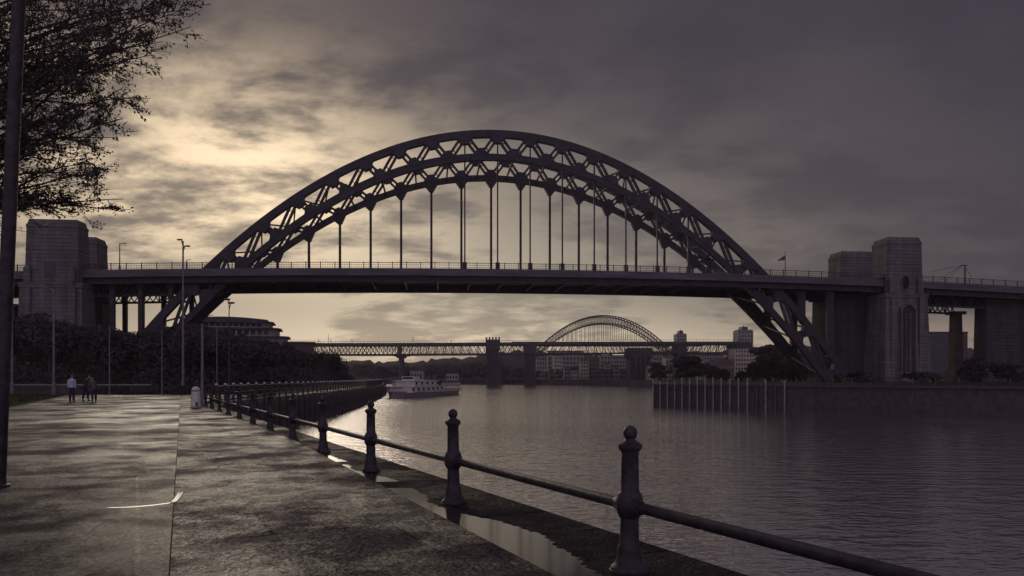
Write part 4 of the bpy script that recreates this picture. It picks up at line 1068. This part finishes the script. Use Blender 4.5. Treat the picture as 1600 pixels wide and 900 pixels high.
ridge('hills', None, 900, [(400, 560), (560, 564), (620, 566), (700, 561), (740, 557), (770, 551), (840, 548), (900, 552), (1000, 556), (1040, 549), (1100, 552), (1180, 545), (1250, 540), (1330, 548), (1600, 545), (1900, 550)], 'soil', n=220, amp=2.2)
# far-off tree masses along the far bank
lf = []
for i in range(360):
    px = rnd.choice((rnd.uniform(560, 790), rnd.uniform(700, 1060), rnd.uniform(1040, 1300))); Y = rnd.uniform(490, 760)
    tp = float(np.interp(px, [560, 620, 700, 760, 800, 850, 905, 940, 1000, 1060, 1100, 1180, 1300], [566, 571, 568, 566, 572, 575, 572, 580, 572, 562, 560, 552, 548]))
    top = EYE - (tp - HZ) / F * Y - rnd.uniform(0, 3); H = min(top, rnd.uniform(7, 14)); 
    if px < 700 and Y < 520: continue
    for k in range(3): lf.append((gx(px, Y) + rnd.uniform(-3, 3), Y + rnd.uniform(-3, 3), max(top - H * rnd.uniform(.25, .6), 1), H * .45, H * .45, H * .28))
tag(quads_mesh('distant_wood', blob_leaves(lf, 60000, 1.0), M['leafbg']), 'distant tree belts on the far bank and hills beyond the bridges', 'wood', kind='stuff')

# ------------------------------------------------------------------ river boat
bow = Vector((gx(611, 150), 150, WZ)); stern = Vector((gx(706, 196), 196, WZ))
dvb = stern - bow; Lb = dvb.length; rzb = math.atan2(dvb.y, dvb.x)
bt = thing('river_boat', 'pale two-deck passenger boat with dark hull moored off the curved left quay', 'boat', bow, rzb)
bt.scale = (0.97, 1, 0.72)
# local x from bow (0) to stern (Lb)
hv = []; st_ = 16
for i in range(st_ + 1):
    u = i / st_; x = Lb * u; hwid = 3.2 * min(1, (u / 0.22) ** 0.6 + 0.02) * (1 - 0.25 * max(u - 0.85, 0) / 0.15); sh = 1.25 + 0.65 * (1 - u) ** 3
    hv += [(x + (0.5 if i == 0 else 0), -hwid * 0.82, -0.5), (x, -hwid, sh), (x, hwid, sh), (x + (0.5 if i == 0 else 0), hwid * 0.82, -0.5)]
MB().add(hv, [(i * 4 + j, i * 4 + j + 1, (i + 1) * 4 + j + 1, (i + 1) * 4 + j) for i in range(st_) for j in range(3)] + [(3, 2, 1, 0), tuple(st_ * 4 + j for j in range(4))]).build('hull', M['hull'], bt)
gw = []
for sgn in (-1, 1):
    MB().tube([(Lb * i / st_, sgn * 3.22 * min(1, ((i / st_) / 0.22) ** 0.6 + 0.02), 1.25 + 0.65 * (1 - i / st_) ** 3) for i in range(st_ + 1)], 0.12, 6).build('rubbing_strake', M['boatwhite'], bt)
def deckhouse(name, x0, x1, hw2, z0, z1, nwin, m_='boatwhite', open_=False):
    pl = [(x0 + 1.6, -hw2), (x1, -hw2), (x1, hw2), (x0 + 1.6, hw2), (x0, hw2 * 0.5), (x0, -hw2 * 0.5)]
    o = MB().prism_xy(pl, z0, z1).build(name, M[m_], bt)
    pl2 = [(x0 + 1.2, -hw2 - .4), (x1 + .5, -hw2 - .4), (x1 + .5, hw2 + .4), (x0 + 1.2, hw2 + .4), (x0 - .6, hw2 * 0.5), (x0 - .6, -hw2 * 0.5)]
    MB().prism_xy(pl2, z1, z1 + 0.14).build('deck_roof', M['boatwhite'], bt)
    for i in range(nwin):
        cx = x0 + 2.6 + i * (x1 - x0 - 3.4) / max(nwin - 1, 1)
        for sg in (-1, 1): MB().box(cx - .55, cx + .55, sg * hw2 - .04, sg * hw2 + .04, z0 + 0.45, z1 - 0.3).build('window', M['glassdark'], bt)
deckhouse('lower_saloon', 3.5, Lb * 0.62, 2.7, 1.3, 2.95, 7)
deckhouse('upper_saloon', 6.5, Lb * 0.56, 2.4, 3.09, 4.6, 5)
MB().box(11, 15, -1.3, 1.3, 4.74, 5.9).build('wheelhouse', M['boatwhite'], bt)
MB().box(10.95, 10.99, -1.1, 1.1, 5.15, 5.7).build('wheelhouse_window', M['glassdark'], bt)
for xk in np.arange(Lb * 0.64, Lb - 0.5, 1.9):
    for sg in (-1, 1): MB().box(xk - .07, xk + .07, sg * 2.6 - .07, sg * 2.6 + .07, 1.2, 4.5).build('stanchion', M['boatwhite'], bt)
MB().box(Lb * .60, Lb - .3, -2.8, 2.8, 2.85, 3.0).build('aft_deck', M['hull'], bt)
MB().box(Lb * .60, Lb - .3, -2.8, 2.8, 4.45, 4.6).build('aft_canopy', M['farsteel'], bt)
for z in (1.9, 3.5, 3.9):
    for sg in (-1, 1): MB().tube([(Lb * .57, sg * 2.75, z), (Lb - .4, sg * 2.75, z)], 0.06, 5).build('guard_rail', M['boatwhite'], bt)
for z0_, z1_ in ((1.25, 2.05), (3.0, 3.75)):
    for sg in (-1, 1): MB().box(Lb * .6, Lb - .5, sg * 2.72 - .04, sg * 2.72 + .04, z0_, z1_).build('bulwark', M['boatwhite'], bt)
for i in range(12):
    MB().box(Lb * .62 + i * 1.35, Lb * .62 + i * 1.35 + .7, -2.0 + (i % 3) * .5, -1.2 + (i % 3) * .5, 3.0, 3.9 + .3 * (i % 2)).box(Lb * .62 + i * 1.35, Lb * .62 + i * 1.35 + .12, -2.0 + (i % 3) * .5, -1.2 + (i % 3) * .5, 3.9, 4.4).build('deck_seat', M['brick'], bt)
for xk, hk in ((Lb * .62, 9.0), (Lb * .74, 8.4), (Lb * .80, 7.2)):
    MB().tube([(xk, 0, 4.5), (xk, 0, hk)], [.16, .08], 6).bar((xk - 1.2, 0, hk - 1.2), (xk + 1.2, 0, hk - .6), .12, .12).build('mast', M['farsteel'], bt)
MB().lathe([(4.6, .7), (6.6, .62), (6.7, .7)], 12, (Lb * .66, 0)).build('funnel', M['hull'], bt, smooth=40)
for i in range(9):
    MB().lathe([(1.25, .22), (1.7, .3), (2.1, .2)], 6, (Lb * .66 + i * 1.7, -2.4 + (i % 2) * .5)).build('deck_crate', M['timberpale'], bt)

# ------------------------------------------------------------------ people
def skin_mesh(name, verts, edges, radii, m_, parent, root=0, sub=2):
    me = bpy.data.meshes.new(name); me.from_pydata([tuple(v) for v in verts], edges, []); me.update()
    me.materials.append(m_); o = bpy.data.objects.new(name, me); C.objects.link(o); o.parent = parent
    o.modifiers.new('skin', 'SKIN')
    sk = me.skin_vertices[0].data
    for i, r_ in enumerate(radii):
        sk[i].radius = r_ if isinstance(r_, tuple) else (r_, r_); sk[i].use_root = (i == root)
    s_ = o.modifiers.new('sub', 'SUBSURF'); s_.levels = 1; s_.render_levels = sub
    for p in me.polygons: p.use_smooth = True
    return o
def person(label, loc, rz, top_m, leg_m, bend=0.0, lean=0.0, step=0.12, coat_long=False, group=None, scale=1.0, arms=0.0, headdrop=0.0):
    T = thing('person', label, 'person', loc, rz, group); T.scale = (scale,) * 3
    # faces +Y (away from the camera); bend tips the trunk forward about the hips
    def tb(x, y, z):
        zz = z - 0.95; return (x + lean * zz, y + math.sin(bend) * zz + math.cos(bend) * y * 0, 0.95 + zz * math.cos(bend))
    pel = (0, 0, 0.95); V = [pel, tb(0, 0, 1.15), tb(0, 0, 1.34), tb(0, 0, 1.46), tb(0, 0.01, 1.53), tb(0, 0.03 + headdrop, 1.60 - headdrop), tb(0, 0.04 + headdrop * 1.2, 1.68 - headdrop), tb(0, 0.03 + headdrop * 1.3, 1.75 - headdrop)]
    Rr = [(0.15, 0.12), (0.13, 0.10), (0.16, 0.12), (0.12, 0.09), 0.055, 0.07, 0.088, 0.06]
    E = [(i, i + 1) for i in range(7)]
    def chain(par, pts, rad):
        a = par
        for p, r_ in zip(pts, rad):
            V.append(p); Rr.append(r_); E.append((a, len(V) - 1)); a = len(V) - 1
        return a
    leg_i = {}
    for sg in (-1, 1):
        yo = step * sg
        hip = (0.09 * sg, 0, 0.88)
        chain(0, [hip, (0.10 * sg, yo * 0.5 + 0.03, 0.50), (0.10 * sg, yo, 0.10), (0.11 * sg, yo + 0.13, 0.04)], [0.092, 0.06, 0.04, 0.035])
        shd = tb(0.19 * sg, 0, 1.42); elb = (shd[0] + 0.04 * sg, shd[1] - 0.03 + arms * 0.15, shd[2] - 0.29); wr = (elb[0] - 0.02 * sg, elb[1] + 0.06 + arms * 0.2, elb[2] - 0.25 + arms * 0.1)
        h = chain(3, [shd, elb, wr, (wr[0], wr[1] + 0.01, wr[2] - 0.07)], [0.055, 0.042, 0.028, 0.034])
        for fi in range(4):
            fx_ = (fi - 1.5) * 0.019
            chain(h, [(wr[0] - 0.002 * sg, wr[1] + 0.01 + fx_, wr[2] - 0.12), (wr[0] - 0.012 * sg, wr[1] + 0.015 + fx_, wr[2] - 0.155 - 0.008 * (fi in (1, 2)))], [0.009, 0.007])
        chain(h, [(wr[0] - 0.02 * sg, wr[1] + 0.045, wr[2] - 0.08), (wr[0] - 0.02 * sg, wr[1] + 0.06, wr[2] - 0.11)], [0.011, 0.008])
        # trousers / sleeves / shoes
        skin_mesh('shoe', [(0.10 * sg, yo - 0.05, 0.045), (0.10 * sg, yo + 0.04, 0.05), (0.11 * sg, yo + 0.19, 0.035)], [(0, 1), (1, 2)], [0.045, 0.048, 0.035], M['shoe'], T, sub=1)
    skin_mesh('body', V, E, Rr, M['skin'], T)
    tv = [pel, (0, 0, 1.03)]; te = [(0, 1)]; tr = [(0.165, 0.135), (0.155, 0.125)]
    for sg in (-1, 1):
        yo = step * sg; a = len(tv); tv += [(0.095 * sg, 0, 0.86), (0.10 * sg, yo * 0.5 + 0.03, 0.50), (0.10 * sg, yo, 0.10)]; te += [(0, a), (a, a + 1), (a + 1, a + 2)]; tr += [0.105, 0.082, 0.068]
    skin_mesh('trousers', tv, te, tr, leg_m, T)
    z_low = 0.78 if coat_long else 0.93
    jv = [tb(0, 0, 1.15), (0, 0, 0.98), (0, 0, z_low), tb(0, 0, 1.32), tb(0, 0, 1.45), tb(0, 0.01, 1.50), tb(0, 0.015, 1.545)]; je = [(0, 1), (1, 2), (0, 3), (3, 4), (4, 5), (5, 6)]
    jr = [(0.165, 0.13), (0.175, 0.145), (0.185, 0.155), (0.185, 0.14), (0.150, 0.120), (0.105, 0.10), (0.085, 0.085)]
    for sg in (-1, 1):
        shd = tb(0.19 * sg, 0, 1.42); elb = (shd[0] + 0.04 * sg, shd[1] - 0.03 + arms * 0.15, shd[2] - 0.29); wr = (elb[0] - 0.02 * sg, elb[1] + 0.05 + arms * 0.2, elb[2] - 0.21 + arms * 0.1)
        a = len(jv); jv += [shd, elb, wr]; je += [(4, a), (a, a + 1), (a + 1, a + 2)]; jr += [0.075, 0.058, 0.045]
    skin_mesh('jacket' if coat_long else 'shirt', jv, je, jr, top_m, T)
    hx, hy, hz_ = V[6]
    skin_mesh('hair', [(hx, hy - 0.05, hz_ - 0.06), (hx, hy - 0.035, hz_ + 0.01), (hx, hy - 0.01, hz_ + 0.06), (hx, hy + 0.035, hz_ + 0.075)], [(0, 1), (1, 2), (2, 3)], [0.065, 0.085, 0.088, 0.055], M['hair'], T, sub=1)
    nose = (hx, hy + 0.10, hz_ - 0.01)
    MB().lathe([(-0.02, 0.012), (0, 0.016), (0.02, 0.006)], 6).build('nose', M['skin'], T).location = nose
    for sg in (-1, 1):
        MB().lathe([(-0.03, 0.008), (0, 0.02), (0.03, 0.01)], 6).build('ear', M['skin'], T).location = (hx + 0.088 * sg, hy, hz_)
    return T
Yp = 46.0
person('person in a pale blue shirt and dark trousers standing at the lawn edge', (gx(112, Yp), Yp, PZ), R(4), M['shirt'], M['navy'], 0.03, 0, 0.03, scale=0.93)
person('person in a long black coat stooping forward between the other two people', (gx(133.5, 48.5), 48.5, PZ), R(-14), M['coat'], M['coat'], 0.34, 0.03, 0.12, True, arms=0.3, scale=0.95, headdrop=0.05)
person('person in grey jacket leaning beside the black-coated person', (gx(147, 46.2), 46.2, PZ), R(28), M['greycoat'], M['navy'], 0.25, -0.22, 0.10, True, arms=0.5, scale=0.88, headdrop=0.05)

# ------------------------------------------------------------------ damp evening air
hz = MB().box(-3200, 3200, -400, 4700, -6, 95)
hm_ = bpy.data.materials.new('damp_air'); hm_.use_nodes = True; q = NT(hm_.node_tree); q.n.clear()
pv = q.new('ShaderNodeVolumePrincipled'); pv.inputs['Color'].default_value = (0.90, 0.83, 0.96, 1); pv.inputs['Density'].default_value = 0.00022; pv.inputs['Anisotropy'].default_value = 0.2
q.l.new(pv.outputs[0], q.new('ShaderNodeOutputMaterial').inputs['Volume'])
tag(hz.build('haze', hm_), 'thin damp evening haze filling the air over the river', 'haze', kind='stuff')
